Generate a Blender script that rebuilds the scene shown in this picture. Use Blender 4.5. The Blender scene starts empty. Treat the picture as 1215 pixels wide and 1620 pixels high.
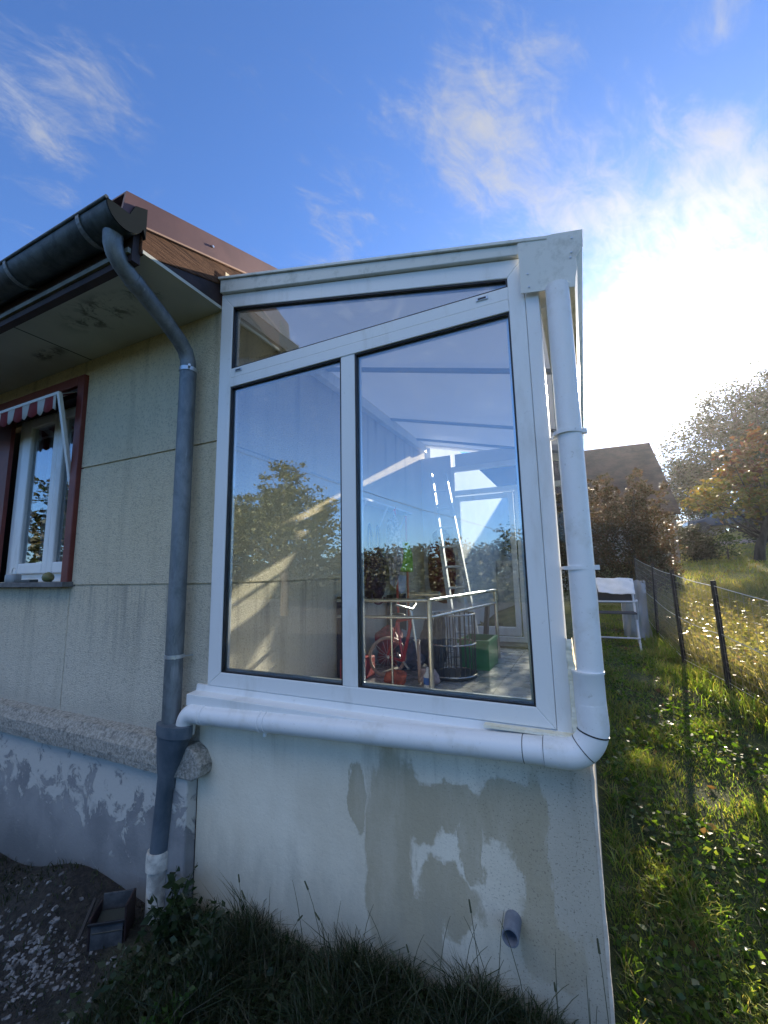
import bpy, math, random
import numpy as np
from mathutils import Vector, Matrix
R = math.radians
C = bpy.context.scene
col = C.collection
rng = random.Random(7)
nr = np.random.default_rng(11)

# ------------------------------------------------------------------ camera
cam = bpy.data.cameras.new('camera'); camo = bpy.data.objects.new('camera', cam); col.objects.link(camo)
bx_ = Vector((0.90371218, 0.42767731, -0.01991004))        # image right in world space
by_ = Vector((-0.07917137, 0.12123136, -0.9894619))        # image down
bz_ = Vector((-0.42075668, 0.89576508, 0.14341806))        # view direction
camo.matrix_world = Matrix(((bx_.x, -by_.x, -bz_.x, 0), (bx_.y, -by_.y, -bz_.y, 0), (bx_.z, -by_.z, -bz_.z, 2.0), (0, 0, 0, 1)))
cam.sensor_fit = 'VERTICAL'; cam.sensor_height = 36; cam.sensor_width = 27
cam.lens = 36 * 665 / 1620; cam.clip_start = 0.02; cam.clip_end = 3000
C.camera = camo
C.render.resolution_x = 768; C.render.resolution_y = 1024

# ------------------------------------------------------------------ view, sun, sky
vs = C.view_settings
vs.view_transform = 'Standard'; vs.look = 'None'; vs.gamma = 1; vs.use_curve_mapping = False
vs.exposure = 1.6
SUN = Vector((0.158, 0.916, 0.369)).normalized()
sun_el = math.asin(SUN.z); sun_az = math.atan2(SUN.x, SUN.y)
sl = bpy.data.lights.new('sun', 'SUN'); sl.energy = 5.0; sl.angle = R(0.55); sl.color = (1.0, 0.86, 0.66)
so = bpy.data.objects.new('sun', sl); col.objects.link(so)
so.rotation_euler = SUN.to_track_quat('Z', 'Y').to_euler(); so.location = (5, 30, 20)
C.cycles.max_bounces = 10; C.cycles.transparent_max_bounces = 24; C.cycles.glossy_bounces = 5
C.cycles.sample_clamp_indirect = 8.0
C.cycles.caustics_reflective = False; C.cycles.caustics_refractive = False


class G:
    """small helper to write node expressions"""
    def __init__(s, nt): s.nt = nt
    def new(s, t, **k):
        n = s.nt.nodes.new(t)
        for a, b in k.items(): setattr(n, a, b)
        return n
    def put(s, sock, v):
        if isinstance(v, bpy.types.NodeSocket): s.nt.links.new(v, sock)
        elif v is not None: sock.default_value = v
    def m(s, op, a, b=None, c=None, clamp=False):
        n = s.new('ShaderNodeMath', operation=op, use_clamp=clamp)
        for i, v in enumerate((a, b, c)):
            if v is not None: s.put(n.inputs[i], v)
        return n.outputs[0]
    def vm(s, op, a, b=None, out=0):
        n = s.new('ShaderNodeVectorMath', operation=op)
        s.put(n.inputs[0], a)
        if b is not None:
            if op == 'SCALE': s.put(n.inputs[3], b)
            else: s.put(n.inputs[1], b)
        return n.outputs[out]
    def ramp(s, x, a, b, lo=0.0, hi=1.0, smooth=True):
        n = s.new('ShaderNodeMapRange', interpolation_type='SMOOTHSTEP' if smooth else 'LINEAR')
        for i, v in enumerate((x, a, b, lo, hi)): s.put(n.inputs[i], v)
        return n.outputs[0]
    def noise(s, vec, scale, detail=4, rough=0.55, dist=0.0, dims='3D'):
        n = s.new('ShaderNodeTexNoise', noise_dimensions=dims)
        s.put(n.inputs['Vector'], vec); n.inputs['Scale'].default_value = scale
        n.inputs['Detail'].default_value = detail; n.inputs['Roughness'].default_value = rough
        n.inputs['Distortion'].default_value = dist
        return n.outputs[0]
    def voro(s, vec, scale, feature='F1', out=0):
        n = s.new('ShaderNodeTexVoronoi', feature=feature)
        s.put(n.inputs['Vector'], vec); n.inputs['Scale'].default_value = scale
        return n.outputs[out]
    def mix(s, f, a, b):
        n = s.new('ShaderNodeMix', data_type='RGBA')
        s.put(n.inputs[0], f)
        s.put(n.inputs[6], (*a, 1) if isinstance(a, tuple) and len(a) == 3 else a)
        s.put(n.inputs[7], (*b, 1) if isinstance(b, tuple) and len(b) == 3 else b)
        return n.outputs[2]
    def sc(s, vec, v): return s.vm('MULTIPLY', vec, v)
    def xyz(s, v):
        n = s.new('ShaderNodeSeparateXYZ'); s.put(n.inputs[0], v); return n.outputs
    def comb(s, x, y, z):
        n = s.new('ShaderNodeCombineXYZ')
        for i, v in enumerate((x, y, z)): s.put(n.inputs[i], v)
        return n.outputs[0]


world = bpy.data.worlds.new('World'); C.world = world; world.use_nodes = True
wt = world.node_tree; wt.nodes.clear(); g = G(wt)
sky = g.new('ShaderNodeTexSky', sky_type='NISHITA', sun_disc=False)
sky.sun_elevation = sun_el; sky.sun_rotation = sun_az
sky.altitude = 300; sky.air_density = 1.0; sky.dust_density = 0.25; sky.ozone_density = 3.5
skyc = g.sc(sky.outputs[0], (0.50, 0.645, 0.87))
d = g.new('ShaderNodeTexCoord').outputs['Generated']
dn = g.vm('NORMALIZE', d)
sx, sy, sz = g.xyz(dn)
zc = g.m('MAXIMUM', sz, 0.0)
inv = g.m('DIVIDE', 1.0, g.m('ADD', zc, 0.16))
px = g.m('MULTIPLY', sx, inv); py = g.m('MULTIPLY', sy, inv)
cp = g.comb(px, py, 0.0)
# rotate so streaks run along one wind direction
def rot(vx, vy, a):
    ca, sa = math.cos(a), math.sin(a)
    return (g.m('ADD', g.m('MULTIPLY', vx, ca), g.m('MULTIPLY', vy, sa)),
            g.m('SUBTRACT', g.m('MULTIPLY', vy, ca), g.m('MULTIPLY', vx, sa)))
ux, uy = rot(px, py, R(62))
stv = g.comb(g.m('MULTIPLY', ux, 0.8), g.m('MULTIPLY', uy, 1.5), 3.7)
n1 = g.noise(stv, 4.2, 12, 0.70, 1.3)
n2 = g.noise(g.comb(ux, uy, 9.0), 1.3, 4, 0.5, 0.4)
n3 = g.noise(g.comb(g.m('MULTIPLY', ux, 0.55), uy, 5.0), 17.0, 8, 0.68, 0.8)
def cloud_dir(pxl, pyl):
    v = (bx_ * (pxl - 607.5) + by_ * (pyl - 810) + bz_ * 665).normalized()
    k = 1 / (v.z + 0.16)
    return v.x * k, v.y * k
def blob(cx, cy, rx, ry, a, amt):
    dx = g.m('SUBTRACT', px, cx); dy = g.m('SUBTRACT', py, cy)
    rxv, ryv = rot(dx, dy, a)
    q = g.m('ADD', g.m('POWER', g.m('DIVIDE', rxv, rx), 2.0), g.m('POWER', g.m('DIVIDE', ryv, ry), 2.0))
    return g.m('MULTIPLY', g.m('POWER', 2.718, g.m('MULTIPLY', q, -1.0)), amt)
cover = None
BL = []
def seg(p, q, w, amt):
    a = cloud_dir(*p); b = cloud_dir(*q)
    cx, cy = (a[0] + b[0]) / 2, (a[1] + b[1]) / 2
    L = math.hypot(b[0] - a[0], b[1] - a[1]) / 2
    BL.append((cx, cy, L * 1.1, w, math.atan2(b[1] - a[1], b[0] - a[0]), amt))
seg((690, 80), (780, 320), 0.12, 0.24)
seg((780, 20), (860, 170), 0.09, 0.16)
seg((690, 250), (1000, 390), 0.12, 0.24)
seg((500, 370), (620, 370), 0.12, 0.22)
seg((760, 20), (1150, 330), 0.30, 0.12)
seg((0, 0), (150, 270), 0.16, 0.20)
seg((130, 60), (220, 260), 0.05, 0.16)
seg((900, 330), (1040, 360), 0.10, 0.2)
seg((1060, 40), (1215, 0), 0.2, 0.10)
seg((20, 190), (130, 260), 0.06, 0.16)
seg((1075, 260), (1175, 205), 0.05, 0.28)
seg((960, 420), (1300, 440), 0.34, 0.27)
seg((930, 560), (1300, 600), 0.6, 0.30)
seg((1110, 330), (1260, 250), 0.10, 0.26)
BL.append((0.35, 2.9, 2.4, 0.8, 0.0, 0.16))
BL.append((-0.1, -0.50, 1.5, 0.36, 0.0, 0.62))      # unseen bank of cloud, added high opposite the sun to light the front
for b in BL:
    v = blob(*b); cover = v if cover is None else g.m('ADD', cover, v)
fld = g.m('ADD', g.m('MULTIPLY', n1, 0.85), g.m('MULTIPLY', g.m('SUBTRACT', n2, 0.5), 0.35))
fld = g.m('ADD', fld, g.m('MULTIPLY', g.m('SUBTRACT', n3, 0.5), 0.75))
fld = g.m('ADD', fld, cover)
dens = g.ramp(fld, 0.52, 1.10)
dens = g.m('MULTIPLY', dens, g.ramp(sz, 0.0, 0.10))
sd = g.vm('DOT_PRODUCT', dn, tuple(SUN), out=1)
sdp = g.m('MAXIMUM', sd, 0.0)
fwd = g.m('ADD', g.m('MULTIPLY', g.m('POWER', sdp, 260.0), 40.0), g.m('ADD', g.m('MULTIPLY', g.m('POWER', sdp, 45.0), 2.6), g.m('MULTIPLY', g.m('POWER', sdp, 7.0), .75)))
cb = g.m('ADD', fwd, g.ramp(sy, .35, -.35, 1.9, 6.8))  # clouds away from the sun brightened to light the shaded front
ccol = g.mix(g.ramp(sdp, 0.3, 1.0), (0.92, 0.96, 1.03), (.97, 0.99, 1.02))
cemit = g.vm('SCALE', ccol, cb)
dens2 = g.m('MULTIPLY', dens, 0.85)
# the aureole of thin high cloud round the sun
aur = g.m('ADD', g.m('MULTIPLY', g.m('POWER', sdp, 200.0), 14.0), g.m('MULTIPLY', g.m('POWER', sdp, 34.0), .30))
aure = g.vm('SCALE', g.new('ShaderNodeRGB').outputs[0], aur)
aure.node.inputs[0].links[0].from_node.outputs[0].default_value = (1.0, 0.97, 0.93, 1)
final = g.vm('ADD', g.mix(dens2, skyc, cemit), aure)
bg = g.new('ShaderNodeBackground'); g.put(bg.inputs[0], final); bg.inputs[1].default_value = 0.10
wo = g.new('ShaderNodeOutputWorld'); wt.links.new(bg.outputs[0], wo.inputs[0])


# ------------------------------------------------------------------ materials
def mat(name, color=(.5, .5, .5), rough=0.6, metal=0.0, fn=None, **kw):
    m = bpy.data.materials.new(name); m.use_nodes = True
    nt = m.node_tree; b = nt.nodes['Principled BSDF']; gg = G(nt)
    b.inputs['Base Color'].default_value = (*color, 1); b.inputs['Roughness'].default_value = rough
    b.inputs['Metallic'].default_value = metal
    for k, v in kw.items(): b.inputs[k.replace('_', ' ')].default_value = v
    if fn:
        tc = gg.new('ShaderNodeNewGeometry').outputs['Position']
        fn(gg, b, tc)
    return m

def bump(g, b, h, strength=0.4, dist=0.01):
    n = g.new('ShaderNodeBump'); n.inputs['Strength'].default_value = strength; n.inputs['Distance'].default_value = dist
    g.put(n.inputs['Height'], h); g.nt.links.new(n.outputs[0], b.inputs['Normal'])

def vary(c1, c2, scale=3.0, bs=0.15, bscale=60, rough=None, stretch=(1, 1, 1)):
    def fn(g, b, p):
        n = g.noise(g.sc(p, stretch), scale, 6, 0.6)
        g.put(b.inputs['Base Color'], g.mix(g.ramp(n, 0.35, 0.65), c1, c2))
        bump(g, b, g.noise(p, bscale, 3), bs, 0.004)
    return fn

# roughcast wall, beige with grey weathering and specks
def f_roughcast(g, b, p):
    x, y, z = g.xyz(p)
    big = g.noise(g.sc(p, (1, 1, 0.35)), 1.6, 5, 0.6)
    c = g.mix(g.ramp(big, 0.3, 0.7), (0.68, 0.585, 0.395), (0.78, 0.68, 0.48))
    c = g.mix(g.m('MULTIPLY', g.ramp(z, 2.5, 1.15), 0.75), c, (0.69, 0.64, 0.54))
    sp = g.noise(p, 62, 5, 0.75)
    c = g.mix(g.m('MULTIPLY', g.ramp(sp, 0.50, 0.64), 0.36), c, (0.16, 0.14, 0.10))
    st = g.noise(g.sc(p, (1, 1, 0.08)), 7, 3, 0.5)
    c = g.mix(g.m('MULTIPLY', g.ramp(st, 0.5, 0.75), g.ramp(z, 2.9, 3.8, 0.15, 0.6)), c, (0.22, 0.185, 0.11))
    run = g.m('MULTIPLY', g.ramp(g.noise(g.sc(p, (1, 1, 0.06)), 13, 5, .65), .46, .68), g.m('MULTIPLY', g.ramp(z, 1.2, 1.94), g.ramp(z, 1.95, 1.96, 1.0, 0.0)))
    c = g.mix(g.m('MULTIPLY', run, .5), c, (.22, .21, .18))
    low = g.m('MULTIPLY', g.ramp(g.m('ADD', z, g.m('MULTIPLY', big, .3)), 1.42, 1.20), .4)
    c = g.mix(low, c, (.30, .29, .26))
    g.put(b.inputs['Base Color'], c)
    h = g.m('ADD', g.noise(p, 170, 3, 0.7), g.m('MULTIPLY', g.voro(p, 120), 0.7))
    bump(g, b, h, 0.9, 0.008)
M_wall = mat('roughcast', rough=0.95, fn=f_roughcast)

def ell(g, x, z, cx, cz, rx, rz):
    return g.m('SUBTRACT', 1.0, g.m('SQRT', g.m('ADD', g.m('POWER', g.m('DIVIDE', g.m('SUBTRACT', x, cx), rx), 2.0), g.m('POWER', g.m('DIVIDE', g.m('SUBTRACT', z, cz), rz), 2.0))))

def f_render(g, b, p):
    x, y, z = g.xyz(p)
    wn = g.m('SUBTRACT', g.noise(g.sc(p, (1, 1, 0.35)), 7.0, 6, 0.65), 0.5)
    wn2 = g.m('SUBTRACT', g.noise(g.sc(p, (1, 1, 0.3)), 23.0, 4, 0.6), 0.5)
    xx = g.m('ADD', x, g.m('ADD', g.m('MULTIPLY', wn, 0.20), g.m('MULTIPLY', wn2, 0.04)))
    zz = g.m('ADD', z, g.m('MULTIPLY', g.m('SUBTRACT', g.noise(p, 5.0, 5, 0.6), 0.5), 0.35))
    E = [(-0.88, 0.78, .12, .46), (-0.76, 0.98, .14, .17), (-0.60, 1.02, .17, .11), (-0.35, 1.02, .15, .13), (-0.25, 0.85, .06, .36),
         (-0.24, 0.62, .13, .14), (-0.62, 0.66, .13, .13), (-1.04, 0.97, .045, .16), (-0.50, 0.88, .05, .14), (-0.75, 0.45, .1, .2)]
    s = None
    for e in E:
        v = ell(g, xx, zz, *e); s = v if s is None else g.m('MAXIMUM', s, v)
    sx_ = g.m('MULTIPLY', g.m('SUBTRACT', g.noise(g.sc(p, (1, 1, .12)), 38, 6, .7), .5), .22)
    s = g.m('ADD', s, sx_)
    mask = g.m('MULTIPLY', g.ramp(s, -0.10, 0.11), g.ramp(g.noise(g.sc(p, (1, 1, .3)), 5, 6, .65), .3, .6, .62, 1.0))
    dry = g.noise(g.sc(p, (1, 1, .5)), 3, 4)
    c = g.mix(g.ramp(dry, .3, .7), (0.68, 0.61, 0.475), (0.79, 0.725, 0.585))
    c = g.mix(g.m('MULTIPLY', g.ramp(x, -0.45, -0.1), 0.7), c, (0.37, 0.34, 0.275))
    c = g.mix(g.m('MULTIPLY', mask, 0.88), c, (0.40, 0.34, 0.225))
    drip = g.m('MULTIPLY', g.ramp(g.noise(g.sc(p, (1, 1, 0.05)), 14, 4, .6), 0.5, 0.8), g.ramp(z, 0.9, 1.3))
    c = g.mix(g.m('MULTIPLY', drip, 0.6), c, (0.20, 0.18, 0.13))
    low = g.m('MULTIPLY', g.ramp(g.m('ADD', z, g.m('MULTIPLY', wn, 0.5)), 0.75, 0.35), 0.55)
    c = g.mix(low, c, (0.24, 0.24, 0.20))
    spk = g.m('MULTIPLY', g.ramp(g.noise(p, 130, 2), 0.58, 0.7), g.m('ADD', 0.15, g.m('MULTIPLY', g.ramp(x, -0.8, -0.1), 0.5)))
    c = g.mix(spk, c, (0.12, 0.11, 0.09))
    g.put(b.inputs['Base Color'], c)
    bump(g, b, g.m('ADD', g.noise(p, 60, 5, 0.7), g.m('MULTIPLY', g.noise(p, 9, 3), 1.5)), 0.35, 0.006)
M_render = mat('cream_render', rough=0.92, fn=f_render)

def f_plinth(g, b, p):
    x, y, z = g.xyz(p)
    a = g.noise(g.sc(p, (1, 1, 1)), 6.5, 9, 0.72, 0.6)
    hz = g.ramp(z, 0.95, 0.25, 0.12, -0.10)
    mk = g.ramp(g.m('ADD', a, hz), 0.50, 0.56)
    base = g.mix(g.ramp(g.noise(p, 4, 5), .35, .65), (0.20, 0.205, 0.21), (0.30, 0.30, 0.295))
    c = g.mix(mk, base, (0.50, 0.49, 0.45))
    c = g.mix(g.m('MULTIPLY', g.ramp(z, 0.55, 0.1), 0.8), c, (0.11, 0.115, 0.115))
    g.put(b.inputs['Base Color'], c)
    bump(g, b, g.m('ADD', g.m('MULTIPLY', mk, 0.6), g.noise(p, 45, 5, .7)), 0.6, 0.006)
M_plinth = mat('peeling_plinth', rough=0.95, fn=f_plinth)

def f_stone(g, b, p):
    a = g.noise(p, 60, 6, 0.7); l = g.noise(p, 24, 8, 0.75)
    c = g.mix(g.ramp(a, .35, .62), (0.22, 0.21, 0.18), (0.42, 0.40, 0.35))
    c = g.mix(g.m('MULTIPLY', g.ramp(l, .52, .62), .7), c, (0.11, 0.11, 0.10))
    g.put(b.inputs['Base Color'], c)
    bump(g, b, g.m('ADD', a, l), 0.8, 0.008)
M_stone = mat('weathered_stone', rough=0.95, fn=f_stone)

def f_soffit(g, b, p):
    x, y, z = g.xyz(p)
    wn = g.noise(p, 9, 8, .7, .6)
    s = g.m('MAXIMUM', ell(g, x, y, -2.75, 1.52, .42, .17), ell(g, x, y, -2.3, 1.5, .16, .12))
    s = g.m('MAXIMUM', s, ell(g, x, y, -3.6, 1.65, .25, .08))
    mk = g.m('MULTIPLY', g.ramp(s, -.1, .6), g.ramp(wn, .46, .60))
    c = g.mix(g.ramp(g.noise(p, 2.5, 4), .3, .7), (0.46, 0.455, 0.39), (0.54, 0.535, 0.46))
    c = g.mix(g.m('MULTIPLY', mk, .8), c, (0.07, 0.065, 0.05))
    j = g.ramp(g.m('ABSOLUTE', g.m('SUBTRACT', x, -3.42)), 0.004, 0.009, 1.0, 0.0)
    c = g.mix(j, c, (0.05, 0.05, 0.045))
    g.put(b.inputs['Base Color'], c); bump(g, b, g.noise(p, 50, 4), .2, .003)
M_soffit = mat('soffit_board', rough=0.9, fn=f_soffit)

def f_white(g, b, p):
    x, y, z = g.xyz(p)
    n = g.noise(g.sc(p, (1, 1, .25)), 5, 6, .65)
    c = g.mix(g.m('MULTIPLY', g.ramp(n, .50, .72), .45), (0.80, 0.80, 0.78), (0.52, 0.50, 0.44))
    n2 = g.noise(p, 32, 5, .7)
    c = g.mix(g.m('MULTIPLY', g.ramp(n2, .62, .72), .25), c, (0.38, 0.37, 0.33))
    g.put(b.inputs['Base Color'], c)
    g.put(b.inputs['Roughness'], g.ramp(n, .3, .7, .28, .45))
    bump(g, b, g.noise(p, 3.5, 2), .10, .02)
M_white = mat('white_aluminium', rough=0.35, fn=f_white)
def f_dirtywhite(g, b, p):
    n = g.noise(g.sc(p, (1.2, 1, 1)), 9, 7, .7)
    c = g.mix(g.m('MULTIPLY', g.ramp(n, .5, .68), .55), (0.66, 0.66, 0.60), (0.36, 0.37, 0.31))
    g.put(b.inputs['Base Color'], c); bump(g, b, g.noise(p, 5, 2), .1, .02)
M_roofw = mat('weathered_white_aluminium', rough=0.45, fn=f_dirtywhite)
def f_pvc(g, b, p):
    n = g.noise(p, 6, 6, .65)
    c = g.mix(g.m('MULTIPLY', g.ramp(n, .48, .72), .6), (0.80, 0.80, 0.79), (0.56, 0.54, 0.47))
    n2 = g.noise(p, 70, 3, .6)
    c = g.mix(g.m('MULTIPLY', g.ramp(n2, .66, .72), .4), c, (0.40, 0.38, 0.33))
    g.put(b.inputs['Base Color'], c)
M_pvc = mat('white_pvc', rough=0.38, fn=f_pvc)
M_pvcold = mat('old_white_pipe', rough=0.7, fn=vary((.62, .60, .53), (.30, .29, .26), 14, .3, 40))
M_foam = mat('sealant_foam', rough=0.8, fn=vary((.84, .80, .66), (.74, .68, .50), 30, .5, 60))
M_dark = mat('black_rubber', (0.012, 0.012, 0.014), 0.5)
M_joint = mat('dark_joint_sealant', (0.08, 0.08, 0.08), 0.8)  # dark grey for the rings at the pipe seams
def f_zinc(g, b, p):
    n = g.noise(g.sc(p, (1, 1, .5)), 9, 7, .7, .5)
    c = g.mix(g.ramp(n, .35, .65), (0.115, 0.135, 0.145), (0.22, 0.245, 0.26))
    n2 = g.noise(g.sc(p, (1, 1, .12)), 22, 5, .7)
    c = g.mix(g.m('MULTIPLY', g.ramp(n2, .6, .7), .5), c, (0.34, 0.36, 0.37))
    g.put(b.inputs['Base Color'], c); g.put(b.inputs['Roughness'], g.ramp(n, .3, .7, .42, .62))
    bump(g, b, n, .15, .004)
M_zinc = mat('zinc', metal=0.45, rough=0.5, fn=f_zinc)
def f_zincd(g, b, p):
    n = g.noise(p, 12, 7, .7, .5)
    c = g.mix(g.ramp(n, .35, .65), (0.022, 0.034, 0.038), (0.065, 0.085, 0.09))
    g.put(b.inputs['Base Color'], c); bump(g, b, n, .15, .004)
M_zincd = mat('weathered_dark_zinc', metal=0.35, rough=0.5, fn=f_zincd)
def f_slate(g, b, p):
    n = g.noise(g.sc(p, (1, 1, .5)), 9, 7, .7, .5)
    c = g.mix(g.ramp(n, .35, .65), (0.06, 0.085, 0.11), (0.11, 0.135, 0.16))
    g.put(b.inputs['Base Color'], c); bump(g, b, n, .15, .004)
M_junction = mat('dark_grey_plastic', rough=0.6, fn=f_slate)
M_galv = mat('galvanised_clip', (.55, .58, .6), .35, .8)
M_verge = mat('brown_sheet_metal', rough=0.5, metal=.2, fn=vary((.085, .036, .034), (.11, .048, .043), 4, .08, 30))
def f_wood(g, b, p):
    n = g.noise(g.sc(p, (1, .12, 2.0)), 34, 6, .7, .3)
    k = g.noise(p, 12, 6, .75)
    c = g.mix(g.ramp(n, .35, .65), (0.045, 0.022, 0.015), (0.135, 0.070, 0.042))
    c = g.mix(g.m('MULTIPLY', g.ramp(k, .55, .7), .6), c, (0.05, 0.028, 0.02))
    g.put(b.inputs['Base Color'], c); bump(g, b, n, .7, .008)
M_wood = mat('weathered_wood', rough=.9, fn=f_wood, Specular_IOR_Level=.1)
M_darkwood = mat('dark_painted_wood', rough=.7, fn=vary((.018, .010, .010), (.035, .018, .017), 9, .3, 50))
M_red = mat('red_painted_wood', rough=.5, fn=vary((.13, .022, .016), (.17, .035, .024), 6, .2, 50))
M_black = mat('dark_interior', (.01, .01, .012), .9)
M_int = mat('painted_interior_white', rough=.7, fn=vary((.62, .64, .68), (.70, .71, .74), 2, .05, 30))
M_ceil = mat('white_roof_panel', rough=.35, fn=vary((.70, .73, .78), (.76, .79, .84), 1.5, .03, 20))
_nt = M_ceil.node_tree; _tl = _nt.nodes.new('ShaderNodeBsdfTranslucent'); _tl.inputs[0].default_value = (.50, .58, .74, 1)
_mx = _nt.nodes.new('ShaderNodeMixShader'); _mx.inputs[0].default_value = .12  # translucency added so skylight brightens the room below
_nt.links.new(_nt.nodes['Principled BSDF'].outputs[0], _mx.inputs[1]); _nt.links.new(_tl.outputs[0], _mx.inputs[2]); _nt.links.new(_mx.outputs[0], _nt.nodes['Material Output'].inputs[0])
def f_tile(g, b, p):
    x, y, z = g.xyz(p)
    def ln(v, per, off):
        fr = g.m('FRACT', g.m('DIVIDE', g.m('ADD', v, off), per))
        return g.ramp(g.m('ABSOLUTE', g.m('SUBTRACT', fr, .5)), .490, .4955)
    l = g.m('MAXIMUM', ln(x, .45, 10.12), ln(y, .45, 10.0))
    c = g.mix(g.ramp(g.noise(p, 5, 5), .35, .65), (0.34, 0.33, 0.31), (0.43, 0.42, 0.40))
    c = g.mix(l, c, (0.12, 0.12, 0.11)); g.put(b.inputs['Base Color'], c)
    g.put(b.inputs['Roughness'], g.ramp(g.noise(p, 9, 4), .3, .7, .18, .38))
M_tile = mat('grey_floor_tile', fn=f_tile)
M_steel = mat('brushed_steel', (.55, .54, .50), .25, .95)
M_alu = mat('aluminium_ladder', (.62, .64, .66), .6, .6)

def glass(name, refl, tint=(.93, .96, .97), ior=1.9):
    m = bpy.data.materials.new(name); m.use_nodes = True; nt = m.node_tree; nt.nodes.clear(); g = G(nt)
    gi = g.new('ShaderNodeNewGeometry')
    cosv = g.m('ABSOLUTE', g.vm('DOT_PRODUCT', gi.outputs['Normal'], gi.outputs['Incoming'], out=1))
    r0 = ((ior - 1) / (ior + 1)) ** 2
    schl = g.m('ADD', g.m('MULTIPLY', g.m('POWER', g.m('SUBTRACT', 1.0, cosv, clamp=True), 4.0), 1 - r0), r0)
    geo = g.new('ShaderNodeNewGeometry').outputs['Position']
    n = g.new('ShaderNodeBump'); n.inputs['Strength'].default_value = .012; n.inputs['Distance'].default_value = .05
    g.put(n.inputs['Height'], g.noise(geo, 3.0, 1)); 
    tr = g.new('ShaderNodeBsdfTransparent'); tr.inputs[0].default_value = (*tint, 1)
    gl = g.new('ShaderNodeBsdfGlossy'); gl.inputs['Roughness'].default_value = 0.0; gl.inputs[0].default_value = (.93, .97, 1.0, 1)
    nt.links.new(n.outputs[0], gl.inputs['Normal'])
    f = g.m('MULTIPLY', schl, refl, clamp=True)
    mx = g.new('ShaderNodeMixShader'); g.put(mx.inputs[0], f)
    nt.links.new(tr.outputs[0], mx.inputs[1]); nt.links.new(gl.outputs[0], mx.inputs[2])
    o = g.new('ShaderNodeOutputMaterial'); nt.links.new(mx.outputs[0], o.inputs[0])
    return m
M_glass = glass('double_glazing', 1.75)
M_glass2 = glass('clear_glazing', 0.5, ior=1.45)
M_wglass = glass('dark_window_glazing', 1.5, tint=(.7, .75, .78))

def leafmat(name, cols, trans=0.45, rough=.5, scale=2.0, tcol=None):
    m = bpy.data.materials.new(name); m.use_nodes = True; nt = m.node_tree; b = nt.nodes['Principled BSDF']; g = G(nt)
    geo = g.new('ShaderNodeNewGeometry')
    rnd = geo.outputs['Random Per Island']
    cr = g.new('ShaderNodeValToRGB'); g.put(cr.inputs[0], rnd)
    e = cr.color_ramp.elements
    while len(e) < len(cols): e.new(.5)
    for i, c in enumerate(cols):
        e[i].position = i / (len(cols) - 1); e[i].color = (*c, 1)
    pn = g.noise(geo.outputs['Position'], scale, 3)
    c = g.vm('SCALE', cr.outputs[0], g.ramp(pn, .3, .7, .65, 1.3))
    g.put(b.inputs['Base Color'], c); b.inputs['Roughness'].default_value = rough
    tl = g.new('ShaderNodeBsdfTranslucent'); g.put(tl.inputs[0], g.vm('MULTIPLY', c, tcol or (1.6, 1.7, .7)))
    mx = g.new('ShaderNodeMixShader'); mx.inputs[0].default_value = trans
    nt.links.new(b.outputs[0], mx.inputs[1]); nt.links.new(tl.outputs[0], mx.inputs[2])
    nt.links.new(mx.outputs[0], nt.nodes['Material Output'].inputs[0])
    return m
M_bark = mat('bark', rough=.95, fn=vary((.045, .036, .028), (.09, .075, .06), 9, .9, 30, stretch=(1, 1, .3)))

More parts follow.
